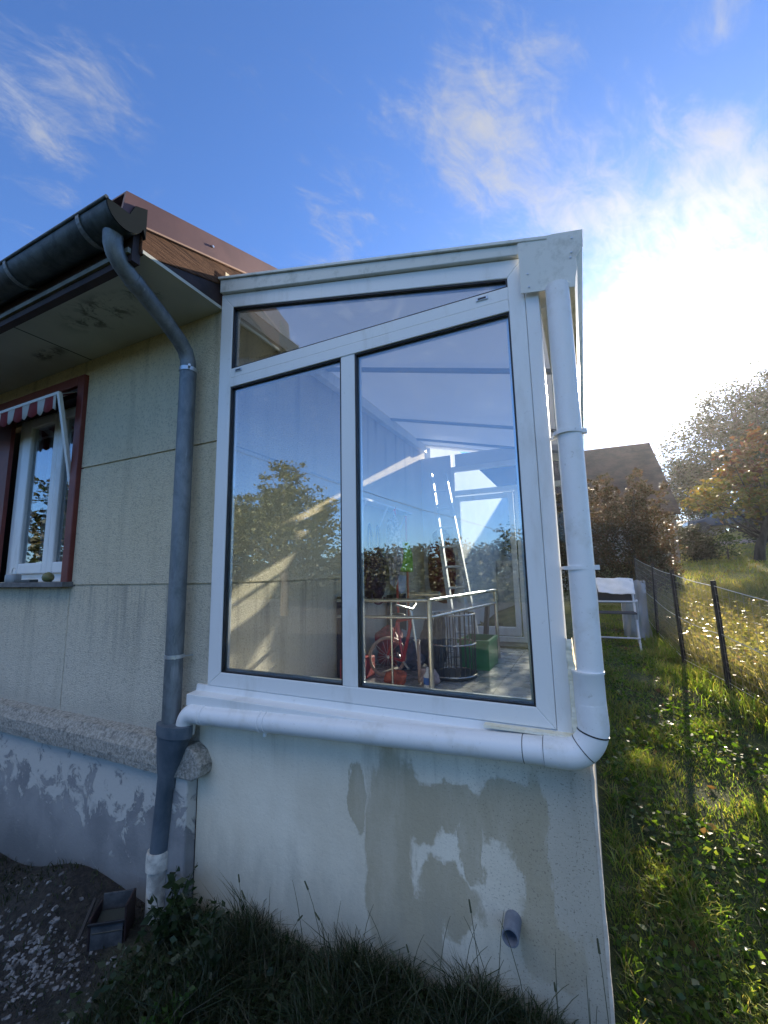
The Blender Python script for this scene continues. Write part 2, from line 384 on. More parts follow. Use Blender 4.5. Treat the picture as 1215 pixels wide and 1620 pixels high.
# ------------------------------------------------------------------ mesh helpers
class MB:
    def __init__(s): s.v = []; s.f = []
    def add(s, vs_, fs):
        o = len(s.v); s.v += [tuple(v) for v in vs_]; s.f += [tuple(i + o for i in f) for f in fs]; return s
    def box(s, x0, x1, y0, y1, z0, z1, rot=None, at=None):
        vs_ = [Vector((x, y, z)) for z in (z0, z1) for y in (y0, y1) for x in (x0, x1)]
        if rot is not None: vs_ = [rot @ v for v in vs_]
        if at is not None: vs_ = [v + Vector(at) for v in vs_]
        return s.add(vs_, [(0, 2, 3, 1), (4, 5, 7, 6), (0, 1, 5, 4), (2, 6, 7, 3), (0, 4, 6, 2), (1, 3, 7, 5)])
    def prism(s, poly, a, b, axis='y'):
        """poly: 2D points; axis y -> (x,z) extruded in y from a to b; x -> (y,z); z -> (x,y)"""
        def P(p, t):
            return {'y': (p[0], t, p[1]), 'x': (t, p[0], p[1]), 'z': (p[0], p[1], t)}[axis]
        n = len(poly)
        vs_ = [P(p, a) for p in poly] + [P(p, b) for p in poly]
        fs = [tuple(range(n)), tuple(range(2 * n - 1, n - 1, -1))] + [(i, n + i, n + (i + 1) % n, (i + 1) % n) for i in range(n)]
        return s.add(vs_, fs)
    def bar(s, a, b, w, h, up=(0, 0, 1)):
        a = Vector(a); b = Vector(b); dd = (b - a).normalized(); u = Vector(up)
        sd_ = dd.cross(u)
        if sd_.length < 1e-4: sd_ = dd.cross(Vector((1, 0, 0)))
        sd_.normalize(); u = sd_.cross(dd).normalized()
        vs_ = []
        for p in (a, b):
            for i, j in ((-1, -1), (1, -1), (1, 1), (-1, 1)): vs_.append(p + sd_ * (i * w / 2) + u * (j * h / 2))
        return s.add(vs_, [(0, 1, 2, 3), (7, 6, 5, 4), (0, 4, 5, 1), (1, 5, 6, 2), (2, 6, 7, 3), (3, 7, 4, 0)])
    def tube(s, path, r, n=16, caps=True, closed=False):
        path = [Vector(p) for p in path]; N = len(path)
        rs = r if isinstance(r, (list, tuple)) else [r] * N
        ref = None; vs_ = []
        for i, p in enumerate(path):
            if closed: t = path[(i + 1) % N] - path[i - 1]
            elif i == 0: t = path[1] - p
            elif i == N - 1: t = p - path[-2]
            else: t = (path[i + 1] - p).normalized() + (p - path[i - 1]).normalized()
            t.normalize()
            if ref is None:
                ref = Vector((0, 0, 1)) if abs(t.z) < .8 else Vector((1, 0, 0))
            ref = (ref - t * ref.dot(t)).normalized(); q = t.cross(ref)
            for k in range(n):
                a = 2 * math.pi * k / n
                vs_.append(p + (ref * math.cos(a) + q * math.sin(a)) * rs[i])
        fs = []
        for i in range(N if closed else N - 1):
            j = (i + 1) % N
            for k in range(n):
                fs.append((i * n + k, i * n + (k + 1) % n, j * n + (k + 1) % n, j * n + k))
        if caps and not closed:
            fs.append(tuple(range(n - 1, -1, -1))); fs.append(tuple((N - 1) * n + k for k in range(n)))
        return s.add(vs_, fs)
    def build(s, name, m, parent=None, smooth=False, bevel=0, off=None):
        me = bpy.data.meshes.new(name); me.from_pydata(s.v, [], s.f); me.materials.append(m); me.validate()
        if smooth:
            me.polygons.foreach_set('use_smooth', [True] * len(me.polygons))
        o = bpy.data.objects.new(name, me); col.objects.link(o)
        if smooth:
            md = o.modifiers.new('es', 'EDGE_SPLIT'); md.split_angle = R(40)
        if bevel:
            md = o.modifiers.new('bevel', 'BEVEL'); md.width = bevel; md.segments = 2; md.limit_method = 'ANGLE'; md.angle_limit = R(40)
        if parent is not None:
            o.parent = parent
            if parent.type == 'EMPTY': o.matrix_parent_inverse = Matrix.Translation(-parent.location)
        return o

def tag(o, label=None, cat=None, group=None, kind=None):
    if label: o['label'] = label
    if cat: o['category'] = cat
    if group: o['group'] = group
    if kind: o['kind'] = kind
    return o
def thing(name, label, cat, loc=(0, 0, 0), group=None):
    o = bpy.data.objects.new(name, None); col.objects.link(o); o.location = loc; o.empty_display_size = .1
    return tag(o, label, cat, group)
def arc(c, a, b, ang0, ang1, n=8):
    """points c + a*cos + b*sin"""
    c, a, b = Vector(c), Vector(a), Vector(b)
    return [c + a * math.cos(ang0 + (ang1 - ang0) * i / n) + b * math.sin(ang0 + (ang1 - ang0) * i / n) for i in range(n + 1)]
def relief(mb, xs, zs, depth, y0):
    """front skin at y = y0 + depth(cell); None = open; side walls between cells of unlike depth"""
    D = [[depth((xs[i] + xs[i + 1]) / 2, (zs[j] + zs[j + 1]) / 2) for j in range(len(zs) - 1)] for i in range(len(xs) - 1)]
    nx, nz = len(xs) - 1, len(zs) - 1
    for i in range(nx):
        for j in range(nz):
            d_ = D[i][j]
            if d_ is None: continue
            y = y0 + d_; x0, x1, z0, z1 = xs[i], xs[i + 1], zs[j], zs[j + 1]
            mb.add([(x0, y, z0), (x1, y, z0), (x1, y, z1), (x0, y, z1)], [(0, 1, 2, 3)])
            if i + 1 < nx:
                e = D[i + 1][j]; e = .25 if e is None else e
                if e != d_: mb.add([(x1, y, z0), (x1, y0 + e, z0), (x1, y0 + e, z1), (x1, y, z1)], [(0, 1, 2, 3)])
            if i > 0 and D[i - 1][j] is None:
                mb.add([(x0, y, z0), (x0, y0 + .25, z0), (x0, y0 + .25, z1), (x0, y, z1)], [(0, 1, 2, 3)])
            if j + 1 < nz:
                e = D[i][j + 1]; e = .25 if e is None else e
                if e != d_: mb.add([(x0, y, z1), (x1, y, z1), (x1, y0 + e, z1), (x0, y0 + e, z1)], [(0, 1, 2, 3)])
            if j > 0 and D[i][j - 1] is None:
                mb.add([(x0, y, z0), (x1, y, z0), (x1, y0 + .25, z0), (x0, y0 + .25, z0)], [(0, 1, 2, 3)])
    return mb

# ------------------------------------------------------------------ terrain
def lerp_tab(v, tab):
    return np.interp(v, [t[0] for t in tab], [t[1] for t in tab])
def ground_z(x, y):
    x = np.asarray(x, float); y = np.asarray(y, float)
    right = lerp_tab(y, [(-60, -1.2), (-8, .12), (0, .26), (1.5, .30), (2.2, .46), (3, .68), (4.5, .95), (5.5, 1.0), (7, 1.02), (9, 1.25), (14, 2.0), (22, 2.42), (40, 2.8), (70, 3.1), (400, 3.3)])
    left = lerp_tab(y, [(-60, -1.2), (-8, .05), (0, .12), (1.8, .20), (6, .6), (15, 1.2), (40, 2.0), (400, 2.6)])
    t = np.clip((x + 2.6) / 2.2, 0, 1); t = t * t * (3 - 2 * t)
    z = left * (1 - t) + right * t
    ex = np.clip((x - 2.5) / 3.5, 0, 1) * np.clip((y - 12) / 9, 0, 1)
    z = z + .45 * ex * ex * (3 - 2 * ex)
    z = z + 1.25 * np.exp(-((x - 9.3) / 3.0) ** 2 - ((y - 31) / 4.0) ** 2)
    z = z - .17 * np.exp(-((x + 1.15) / .75) ** 2 - ((y - 1.6) / .7) ** 2)
    # heap of soil with stones against the wall far left, grassy bank under the sunroom wall
    z = z + .04 * np.exp(-((x + 1.4) / .9) ** 2 - ((y - 1.7) / .5) ** 2)
    z = z - .10 * np.exp(-((x + 3.8) / 1.2) ** 2 - ((y - 1.6) / .6) ** 2)
    z = z + .12 * np.exp(-((x + 2.9) / .35) ** 2 - ((y - 1.65) / .25) ** 2)
    z = z + .025 * np.sin(x * 3.1 + 1) * np.sin(y * 2.7) + .012 * np.sin(x * 8.3) * np.cos(y * 7.1 + 2)
    return z
def gz(x, y): return float(ground_z(x, y))

xs = np.unique(np.concatenate([np.linspace(-400, -30, 14), np.linspace(-30, -6, 25), np.linspace(-6, 6, 121), np.linspace(6, 30, 25), np.linspace(30, 400, 14)]))
ys = np.unique(np.concatenate([np.linspace(-400, -20, 14), np.linspace(-20, -2, 19), np.linspace(-2, 10, 121), np.linspace(10, 40, 31), np.linspace(40, 600, 14)]))
XX, YY = np.meshgrid(xs, ys, indexing='ij')
ZZ = ground_z(XX, YY)
# the ground is cut out below the house and the sunroom floor
V = np.stack([XX, YY, ZZ], -1).reshape(-1, 3)
F = []
ny = len(ys)
for i in range(len(xs) - 1):
    for j in range(ny - 1):
        F.append((i * ny + j, (i + 1) * ny + j, (i + 1) * ny + j + 1, i * ny + j + 1))
def f_ground(g, b, p):
    x, y, z = g.xyz(p)
    n = g.noise(p, 3, 6, .6); n2 = g.noise(p, 28, 5, .65)
    soil = g.mix(g.ramp(n2, .35, .65), (.010, .010, .010), (.034, .031, .027))
    grass = g.mix(g.ramp(n, .35, .65), (.028, .042, .012), (.065, .075, .022))
    grass = g.mix(g.m('MULTIPLY', g.ramp(n2, .55, .68), .6), grass, (.11, .085, .045))
    m = g.ramp(g.m('ADD', x, g.m('MULTIPLY', n, 1.0)), -1.9, -.9)
    far = g.ramp(y, 7.5, 9.5)
    dirt = g.m('MULTIPLY', g.ramp(ell(g, x, y, 6.3, 25.0, 2.6, 2.6), -.1, .2), .9)
    grass = g.mix(far, grass, g.mix(g.ramp(n, .35, .65), (.14, .15, .035), (.21, .19, .06)))
    grass = g.mix(dirt, grass, (.33, .26, .22))
    g.put(b.inputs['Base Color'], g.mix(m, soil, grass))
    bump(g, b, n2, .8, .03)
M_ground = mat('garden_ground', rough=1.0, fn=f_ground)
me = bpy.data.meshes.new('ground'); me.from_pydata([tuple(v) for v in V], [], F); me.materials.append(M_ground)
me.polygons.foreach_set('use_smooth', [True] * len(me.polygons))
go = bpy.data.objects.new('ground', me); col.objects.link(go); tag(go, kind='structure')

# ------------------------------------------------------------------ house
house = thing('house', 'beige roughcast bungalow with zinc gutter, brown verge and red framed window', 'house', (-4, 1.85, 0))
WY = 1.86
WX0, WX1, WZ0, WZ1 = -5.25, -3.46, 1.985, 3.52      # window opening inside the red frame
jx = [-9.5, -6.96, -6.948, -5.36, -5.25, -3.46, -3.452, -3.440, -2.004]
def wdepth(x, z):
    if WX0 < x < WX1 and WZ0 < z < WZ1: return None
    if abs(z - 2.84) < .007 or abs(z - 1.955) < .007: return .014
    if abs(x + 3.446) < .0065 and (z > 3.52 or z < 1.95): return .004
    if abs(x + 6.954) < .0065: return .010
    return 0
mb = relief(MB(), jx, [1.05, 1.949, 1.961, 1.985, 2.834, 2.846, 3.52, 3.75], wdepth, WY)
mb.build('wall', M_wall, house)
# side wall running back inside the sunroom, seen through the glass
sw = MB()
ys_ = [1.86, 3.30, 4.30, 14.0]
def sd_(y, z):
    if abs(z - 1.955) < .006 or abs(z - 2.84) < .006: return .012
    return 0
D = {}
yy = [1.86, 3.30, 4.15, 5.7]; zz = [.9, 1.949, 1.961, 2.834, 2.846, 3.15, 4.0]
for i in range(len(yy) - 1):
    for j in range(len(zz) - 1):
        d_ = sd_((yy[i] + yy[i + 1]) / 2, (zz[j] + zz[j + 1]) / 2)
        if d_ is None: continue
        x = -2.0 - d_
        sw.add([(x, yy[i], zz[j]), (x, yy[i + 1], zz[j]), (x, yy[i + 1], zz[j + 1]), (x, yy[i], zz[j + 1])], [(0, 1, 2, 3)])
        for k, zq in ((1, zz[j + 1]), (0, zz[j])):
            if d_: sw.add([(x, yy[i], zq), (x, yy[i + 1], zq), (-2.0, yy[i + 1], zq), (-2.0, yy[i], zq)], [(0, 1, 2, 3)])
sw.build('side_wall', M_wall, house)
MB().box(-2.24, -2.01, 6.0, 14.0, .9, 4.3).build('rear_side_wall', mat('white_rendered_wall', rough=.9, fn=vary((.66, .66, .62), (.74, .73, .69), 3, .3, 60)), house)
# backing box so no light leaks through the walls
MB().box(-9.5, -2.3, 2.15, 5.9, .4, 3.72).build('backing_box', M_black, house)

# plinth, ledge, pilaster
pl = MB()
pl.prism([(1.80, -.8), (1.90, -.8), (1.90, 1.0), (1.80, .90)], -9.5, -2.272, 'x')
pl.build('plinth', M_plinth, house)
def noisy(ob, amp, sc, seed=0):
    rr = np.random.default_rng(seed)
    for v in ob.data.vertices:
        v.co += Vector(rr.normal(0, amp, 3))
ld = MB(); N = 70
prof = [(1.862, 1.085), (1.80, 1.065), (1.755, 1.01), (1.750, .945), (1.757, .905), (1.80, .895), (1.862, .895)]
rr = np.random.default_rng(3)
vsl = []
for i in range(N + 1):
    x = -9.5 + (7.245) * i / N
    for k, (y, z) in enumerate(prof):
        j = rr.normal(0, .0022, 2) if 0 < k < 5 else (0, 0)
        vsl.append((x, y + j[0], z + j[1]))
n = len(prof)
fl = [(i * n + k, (i + 1) * n + k, (i + 1) * n + k + 1, i * n + k + 1) for i in range(N) for k in range(n - 1)]
fl += [tuple(range(n)), tuple(N * n + k for k in range(n))]
ld.add(vsl, fl); ld.build('stone_ledge', M_stone, house)
pt = MB().box(-2.27, -2.066, 1.785, 1.86, -.3, .90); pt.build('pilaster', M_plinth, house, bevel=.01)
import bmesh
bm = bmesh.new()
prof2 = [(-2.245, .93), (-2.19, 1.05), (-2.055, 1.075), (-1.995, 1.045), (-1.955, .985), (-1.96, .93), (-2.02, .90), (-2.235, .895)]
m2 = MB().prism(prof2, 1.765, 1.86, 'y')
cap = m2.build('capital', M_stone, house, bevel=.012)

# soffit, eaves, roof, verge
MB().box(-9.6, -2.01, 1.30, 1.858, 3.725, 3.745).build('soffit', M_soffit, house)
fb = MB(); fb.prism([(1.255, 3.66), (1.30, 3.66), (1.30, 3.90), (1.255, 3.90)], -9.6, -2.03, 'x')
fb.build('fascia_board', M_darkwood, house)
MB().box(-9.6, -2.04, 1.238, 1.254, 3.70, 3.728).build('fascia_moulding', mat('grey_moulding', rough=.8, fn=vary((.14, .14, .12), (.2, .2, .17), 9, .2, 40)), house)
SL = .33                                              # roof slope, rise per metre
def ry(y): return 3.93 + SL * (y - 1.22)
MB().prism([(1.20, ry(1.20) - .05), (6.5, ry(6.5) - .05), (6.5, ry(6.5) + .0), (1.20, ry(1.20) + .0)], -9.6, -2.03, 'x').build('roof', mat('dark_roof_tiles', rough=.8, fn=vary((.05, .03, .028), (.09, .05, .045), 14, .8, 30)), house)
def wy(y, o): return ry(y) + o
vf = MB(); vf.prism([(1.17, wy(1.17, -.075)), (6.5, wy(6.5, -.075)), (6.5, wy(6.5, .075)), (1.19, wy(1.19, .085))], -2.022, -2.008, 'x')
vf.prism([(1.19, wy(1.19, .076)), (6.5, wy(6.5, .066)), (6.5, wy(6.5, .075)), (1.19, wy(1.19, .085))], -2.16, -2.0225, 'x')
v_ = vf.build('verge_flashing', M_verge, house)
MB().bar((-2.006, 1.2, wy(1.2, -.082)), (-2.006, 6.5, wy(6.5, -.082)), .012, .010).build('verge_trim', mat('bare_edge_strip', (.34, .2, .13), .6), house)
MB().tube([(-2.008, 1.75, wy(1.75, .0)), (-1.998, 1.75, wy(1.75, .0))], .008, 8).build('verge_screw', M_galv, house)
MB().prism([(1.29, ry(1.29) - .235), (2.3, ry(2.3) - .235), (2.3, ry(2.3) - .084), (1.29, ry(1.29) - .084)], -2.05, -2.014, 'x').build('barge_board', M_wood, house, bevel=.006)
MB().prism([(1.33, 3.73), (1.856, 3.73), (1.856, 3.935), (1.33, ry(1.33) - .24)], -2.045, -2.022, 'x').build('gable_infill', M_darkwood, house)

# gutter
gt = MB(); GY, GZ, GR = 1.185, 3.868, .098
pts = []
for t in range(13):
    a = math.pi + math.pi * t / 12
    pts.append((GY + GR * math.cos(a), GZ + GR * math.sin(a)))
inner = [(GY + (GR - .006) * math.cos(math.pi + math.pi * t / 12), GZ + (GR - .006) * math.sin(math.pi + math.pi * t / 12)) for t in range(12, -1, -1)]
poly = pts + inner
vsg, fsg = [], []
for x in (-9.6, -1.995):
    vsg += [(x, p[0], p[1]) for p in poly]
n = len(poly)
for k in range(n): fsg.append((k, (k + 1) % n, n + (k + 1) % n, n + k))
gt.add(vsg, fsg)
gutter = gt.build('gutter', M_zincd, house, smooth=True)
MB().tube([(-9.6, GY - GR, GZ + .002), (-1.99, GY - GR, GZ + .002)], .0105, 10).build('gutter_bead', M_zincd, gutter, smooth=True)
MB().prism(pts + [(GY, GZ + .004)], -2.0, -1.990, 'x').build('gutter_end_cap', mat('tarnished_zinc', (.010, .016, .020), .9, Specular_IOR_Level=.05), gutter)
MB().prism([(GY + .02, GZ), (GY + GR, GZ - .02), (1.30, 3.80), (1.30, 3.98), (GY + .05, GZ + .08)], -2.02, -1.994, 'x').build('gutter_corner_flashing', bpy.data.materials['tarnished_zinc'], gutter)
for x in (-2.23, -2.95, -3.75, -4.55, -5.4):
    bk = MB(); pa = [(x, GY + (GR + .004) * math.cos(a), GZ + (GR + .004) * math.sin(a)) for a in [math.pi + math.pi * t / 14 for t in range(15)]]
    for i in range(14): bk.bar(pa[i], pa[i + 1], .028, .006, up=(pa[i][0] - x, GY - pa[i][1], GZ - pa[i][2]))
    bk.build('bracket', M_zinc, gutter)

# downpipe
dp = MB()
A = Vector((-2.09, 1.185, 3.80)); B = Vector((-2.10, 1.20, 3.66)); Cc = Vector((-2.205, 1.775, 3.42)); Dd = Vector((-2.205, 1.79, 3.25))
path = [A, A.lerp(B, .5), Vector((-2.098, 1.21, 3.69)), Vector((-2.105, 1.25, 3.655)), Vector((-2.118, 1.31, 3.625)), Vector((-2.135, 1.40, 3.595)), Vector((-2.17, 1.57, 3.53)), Vector((-2.195, 1.69, 3.475)),
        Vector((-2.203, 1.745, 3.43)), Vector((-2.206, 1.77, 3.375)), Vector((-2.206, 1.776, 3.31)), Vector((-2.205, 1.776, 1.15))]
pr = [.047, .047, .047, .047, .047, .047, .047, .047, .047, .047, .050, .050]
downpipe = dp.tube(path, pr, 24).build('downpipe', M_zinc, house, smooth=True)
cl = MB().tube([(-2.206, 1.775, 3.30), (-2.206, 1.775, 3.325)], .0545, 24); cl.tube([(-2.155, 1.74, 3.312), (-2.13, 1.72, 3.312)], .008, 8)
cl.build('clamp', M_galv, downpipe, smooth=True)
cl = MB().tube([(-2.205, 1.776, 1.535), (-2.205, 1.776, 1.555)], .0545, 24); cl.tube([(-2.155, 1.74, 1.545), (-2.13, 1.72, 1.545)], .007, 8); cl.tube([(-2.16, 1.78, 1.545), (-2.15, 1.86, 1.54)], .005, 8)
cl.build('clamp', M_galv, downpipe, smooth=True)
MB().tube([(-2.119, 1.32, 3.622), (-2.128, 1.365, 3.607)], .0500, 24).build('elbow_collar', M_zinc, downpipe, smooth=True)
# Y junction
yj = MB()
vsj = []
def ring(cx, cy, z, rx, ry_, n=24): return [(cx + rx * math.cos(2 * math.pi * k / n), cy + ry_ * math.sin(2 * math.pi * k / n), z) for k in range(n)]
rings = [ring(-2.150, 1.755, 1.185, .125, .064), ring(-2.150, 1.755, 1.125, .125, .064), ring(-2.152, 1.756, 1.12, .118, .058), ring(-2.178, 1.762, 1.01, .090, .057), ring(-2.205, 1.776, .90, .056, .054), ring(-2.21, 1.776, .84, .055, .054), ring(-2.215, 1.775, .83, .050, .050), ring(-2.245, 1.775, .50, .050, .050)]
for r_ in rings: vsj += r_
fj = [(i * 24 + k, i * 24 + (k + 1) % 24, (i + 1) * 24 + (k + 1) % 24, (i + 1) * 24 + k) for i in range(len(rings) - 1) for k in range(24)]
fj += [tuple(range(24))]
yj.add(vsj, fj); yj.build('pipe_junction', M_junction, downpipe, smooth=True)
st = MB().tube([(-2.248, 1.775, -.1), (-2.25, 1.775, .42), (-2.25, 1.775, .425), (-2.25, 1.775, .50), (-2.25, 1.775, .515)], [.053, .053, .062, .062, .058], 24)
st.build('ground_socket', M_pvcold, downpipe, smooth=True)

# red framed window with striped awning
win = MB()
fr_d = WY - .035
for bx in ((-5.33, -5.25, WZ0, 3.60), (-3.52, -3.435, WZ0 - .02, 3.60), (-5.25, -3.52, 3.52, 3.60)):
    win.box(bx[0], bx[1], fr_d, WY + .12, bx[2], bx[3])
wf = win.build('window', M_red, house, bevel=.006)
MB().box(-5.40, -3.415, WY - .075, WY + .10, 1.945, 1.982).build('window_sill', mat('slate_sill', rough=.7, fn=vary((.10, .10, .10), (.17, .17, .165), 12, .3, 50)), wf, bevel=.004)
wh = MB(); y0, y1 = WY + .10, WY + .16
wh.box(-4.62, -4.50, y0, y1, 1.985, 3.52).box(-3.60, -3.52, y0, y1, 1.985, 3.52).box(-4.50, -3.60, y0, y1, 1.985, 2.05).box(-4.50, -3.60, y0, y1, 3.42, 3.52)
wh.build('window_frame', M_white, wf, bevel=.004)
for a, b, w1, w2 in ((-4.50, -3.94, .13, .07), (-3.94, -3.60, .08, .05)):
    s_ = MB(); s_.box(a, a + w1, y0 - .03, y1 - .005, 2.05, 3.42).box(b - w2, b, y0 - .03, y1 - .005, 2.05, 3.42).box(a + w1, b - w2, y0 - .03, y1 - .005, 2.05, 2.14).box(a + w1, b - w2, y0 - .03, y1 - .005, 3.34, 3.42)
    so_ = s_.build('sash', M_white, wf, bevel=.010)
    MB().box(a + w1, b - w2, y0 + .000, y0 + .006, 2.14, 3.34).build('pane', M_wglass, wf)
# curtain folds behind the panes
for a, b in ((-4.36, -4.20), (-3.70, -3.60)):
    cu = MB(); N = 30; vc = []
    for i in range(N + 1):
        x = a + (b - a) * i / N; y = WY + .22 + .02 * math.sin(i * 1.25)
        vc += [(x, y, 2.0), (x, y, 3.45)]
    cu.add(vc, [(2 * i, 2 * i + 2, 2 * i + 3, 2 * i + 1) for i in range(N)]); cu.build('curtain', mat('net_curtain', (.55, .57, .6), .9), wf, smooth=True)
# folded red shutter at left of the window
sh = MB(); sh.box(-4.50, -4.12, WY - .06, WY - .03, 2.0, 3.30)
MB().box(-5.20, -4.62, WY + .03, WY + .06, 2.0, 3.45).build('shutter', M_red, wf)
aw = thing('window_awning', 'white and dark red striped scalloped awning over the house window', 'awning', (-4.4, 1.8, 3.4))
def f_awn(g, b, p):
    x, y, z = g.xyz(p)
    fr = g.m('FRACT', g.m('DIVIDE', g.m('ADD', x, 10.06), .22))
    c = g.mix(g.ramp(fr, .49, .51, smooth=False), (.22, .028, .030), (.55, .52, .46))
    g.put(b.inputs['Base Color'], c); bump(g, b, g.noise(p, 300, 2), .2, .001)
M_awn = mat('striped_canvas', rough=.85, fn=f_awn)
va = MB(); N = 120; vc = []; TY = 1.70
for i in range(N + 1):
    x = -5.2 + 1.66 * i / N; u = (x + 10.06) / .11
    zb = 3.40 - .105 - .028 * abs(math.sin(math.pi * u))
    vc += [(x, TY - .004, 3.40), (x, TY - .006 - .008 * math.sin(i * .35), zb)]
va.add(vc, [(2 * i, 2 * i + 2, 2 * i + 3, 2 * i + 1) for i in range(N)])
vo = va.build('valance', M_awn, aw, smooth=True); vo.modifiers.new('t', 'SOLIDIFY').thickness = .003
fc = MB().add([(-5.2, TY, 3.405), (-3.54, TY, 3.405), (-3.54, WY + .02, 3.50), (-5.2, WY + .02, 3.50)], [(0, 1, 2, 3)])
fo = fc.build('canvas', M_awn, aw); fo.modifiers.new('t', 'SOLIDIFY').thickness = .003
MB().box(-5.22, -3.50, TY - .012, TY + .012, 3.392, 3.416).build('front_bar', M_white, aw, bevel=.003)
MB().bar((-3.505, TY, 3.40), (-3.535, WY - .01, 2.72), .022, .03).build('side_arm', M_white, aw, bevel=.003)
MB().box(-5.25, -3.53, WY - .01, WY + .09, 3.44, 3.515).build('roller_box', M_darkwood, aw)

# little pots on the sill
def lathe(mb, cx, cy, prof, n=20):
    vs_ = []
    for r_, z in prof: vs_ += [(cx + r_ * math.cos(2 * math.pi * k / n), cy + r_ * math.sin(2 * math.pi * k / n), z) for k in range(n)]
    return mb.add(vs_, [(i * n + k, i * n + (k + 1) % n, (i + 1) * n + (k + 1) % n, (i + 1) * n + k) for i in range(len(prof) - 1) for k in range(n)] + [tuple(range(n)), tuple((len(prof) - 1) * n + k for k in range(n))])
t = thing('lantern', 'small grey metal lantern on the window sill', 'lantern', (-4.19, 1.83, 1.982))
lathe(MB(), -4.19, 1.83, [(.05, 1.983), (.052, 1.99), (.052, 2.04), (.045, 2.05)]).build('body', mat('grey_tin', (.3, .32, .33), .5, .5), t, smooth=True)
MB().tube(arc((-4.19, 1.83, 2.05), (.03, 0, 0), (0, 0, .05), 0, math.pi, 10), .0035, 6).build('handle', M_galv, t)
tag(MB().box(-4.10, -3.88, 1.80, 1.86, 1.983, 2.004).build('tray', mat('dark_tray', (.07, .08, .08), .6), None, bevel=.004), 'flat dark tray lying on the window sill', 'tray')
t = lathe(MB(), -3.70, 1.835, [(.010, 1.984), (.025, 1.987), (.036, 2.0), (.040, 2.018), (.035, 2.036), (.02, 2.05), (.005, 2.058)]).build('pear', mat('yellow_green_fruit', rough=.5, fn=vary((.12, .14, .05), (.20, .18, .07), 30, .2, 60)), None, smooth=True)
tag(t, 'round yellow green gourd on the window sill beside the red frame', 'gourd'); t.name = 'gourd'

# ------------------------------------------------------------------ sunroom
sun_room = thing('sunroom', 'white aluminium lean-to sunroom on a stained cream rendered base', 'sunroom', (-1, 1.85, .3))
FY = 1.84                                             # face of the frame
XE, YE, FZ = -.035, 5.6, 1.12                           # right wall plane, far wall, floor level
def edge_relief(mb):
    n = 60; vs_ = []
    return mb
bw = MB()
bw.box(-2.06, XE, 1.853, YE, -.8, FZ - .02)
bw.box(-2.06, XE, 1.853, 1.97, FZ - .02, 1.275)
bw.box(XE - .12, XE, 1.97, YE, FZ - .02, 1.275)
bw.box(-2.0, XE - .12, YE - .1, YE, FZ - .02, 1.0 + FZ - 1.0)
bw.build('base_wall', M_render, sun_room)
cb_ = MB(); N = 40; vc = []
rr = np.random.default_rng(5)
for i in range(N + 1):
    z = -.8 + 2.07 * i / N; a, b_ = rr.normal(0, .0012, 2)
    vc += [(XE - .006, 1.851, z), (XE + .004 + a, 1.853 + b_, z), (XE + .006 + a, 1.866, z), (XE, 1.90, z)]
cb_.add(vc, [(4 * i + k, 4 * i + k + 1, 4 * i + 4 + k + 1, 4 * i + 4 + k) for i in range(N) for k in range(3)])
cb_.build('corner_bead', mat('pale_corner_plaster', rough=.9, fn=vary((.60, .56, .48), (.48, .43, .36), 20, .5, 80)), sun_room, smooth=True)
MB().box(-2.0, XE - .12, 1.97, YE - .1, FZ - .019, FZ).build('floor', M_tile, sun_room)
# sill under the frame
sl_ = MB(); sl_.prism([(1.775, 1.285), (1.86, 1.277), (1.86, 1.385), (1.845, 1.385), (1.838, 1.352), (1.775, 1.345)], -2.09, -.095, 'x')
sl_.build('sill', M_white, sun_room, bevel=.003)
MB().box(-.42, -.085, 1.80, 1.838, 1.374, 1.384).build('sill_end_strip', M_foam, sun_room)
# frame
zb0, zb1 = 1.386, 1.462
zt0, zt1 = 3.163, 3.285
def ztop(x): return 3.707 + (x + 1.907) * (3.328 - 3.707) / 1.691
def zout(x): return ztop(x) + .092
L, Rr = -1.905, -.217
D2 = .07
fm = MB()
fm.prism([(-2.003, zb0), (L, zb1), (L, ztop(L)), (-2.003, zout(-2.003))], FY, FY + D2)
fm.build('left_stile', M_white, sun_room, bevel=.004)
fm = MB(); fm.prism([(Rr, zb1), (-.146, zb0), (-.146, zout(-.146)), (Rr, ztop(Rr))], FY, FY + D2); fm.build('right_stile', M_white, sun_room, bevel=.004)
fm = MB(); fm.prism([(-2.003, zb0), (-.146, zb0), (Rr, zb1), (L, zb1)], FY + .001, FY + D2); fm.build('bottom_rail', M_white, sun_room, bevel=.004)
fm = MB(); fm.prism([(L, ztop(L)), (Rr, ztop(Rr)), (-.146, zout(-.146)), (-2.003, zout(-2.003))], FY + .001, FY + D2); fm.build('top_rail', M_white, sun_room, bevel=.004)
fm = MB(); fm.prism([(L, zt0), (Rr, zt0), (Rr, 3.222), (L, 3.222)], FY - .002, FY + D2); fm.prism([(L, 3.2235), (Rr, 3.2235), (Rr, zt1), (L, zt1)], FY + .0005, FY + D2); fm.build('transom', M_white, sun_room, bevel=.003)
fm = MB().box(-1.106, -1.022, FY + .002, FY + D2, zb1, zt0); fm.build('mullion', M_white, sun_room, bevel=.003)
for (x, z) in ((-1.84, 3.262), (-.335, 3.262)):
    vt = MB().box(x - .028, x + .028, FY - .0045, FY, z - .009, z + .009); q = vt.build('vent_slot', M_galv, sun_room, bevel=.003)
    MB().box(x - .019, x + .019, FY - .006, FY - .0043, z - .004, z + .004).build('slot_hole', M_dark, q)
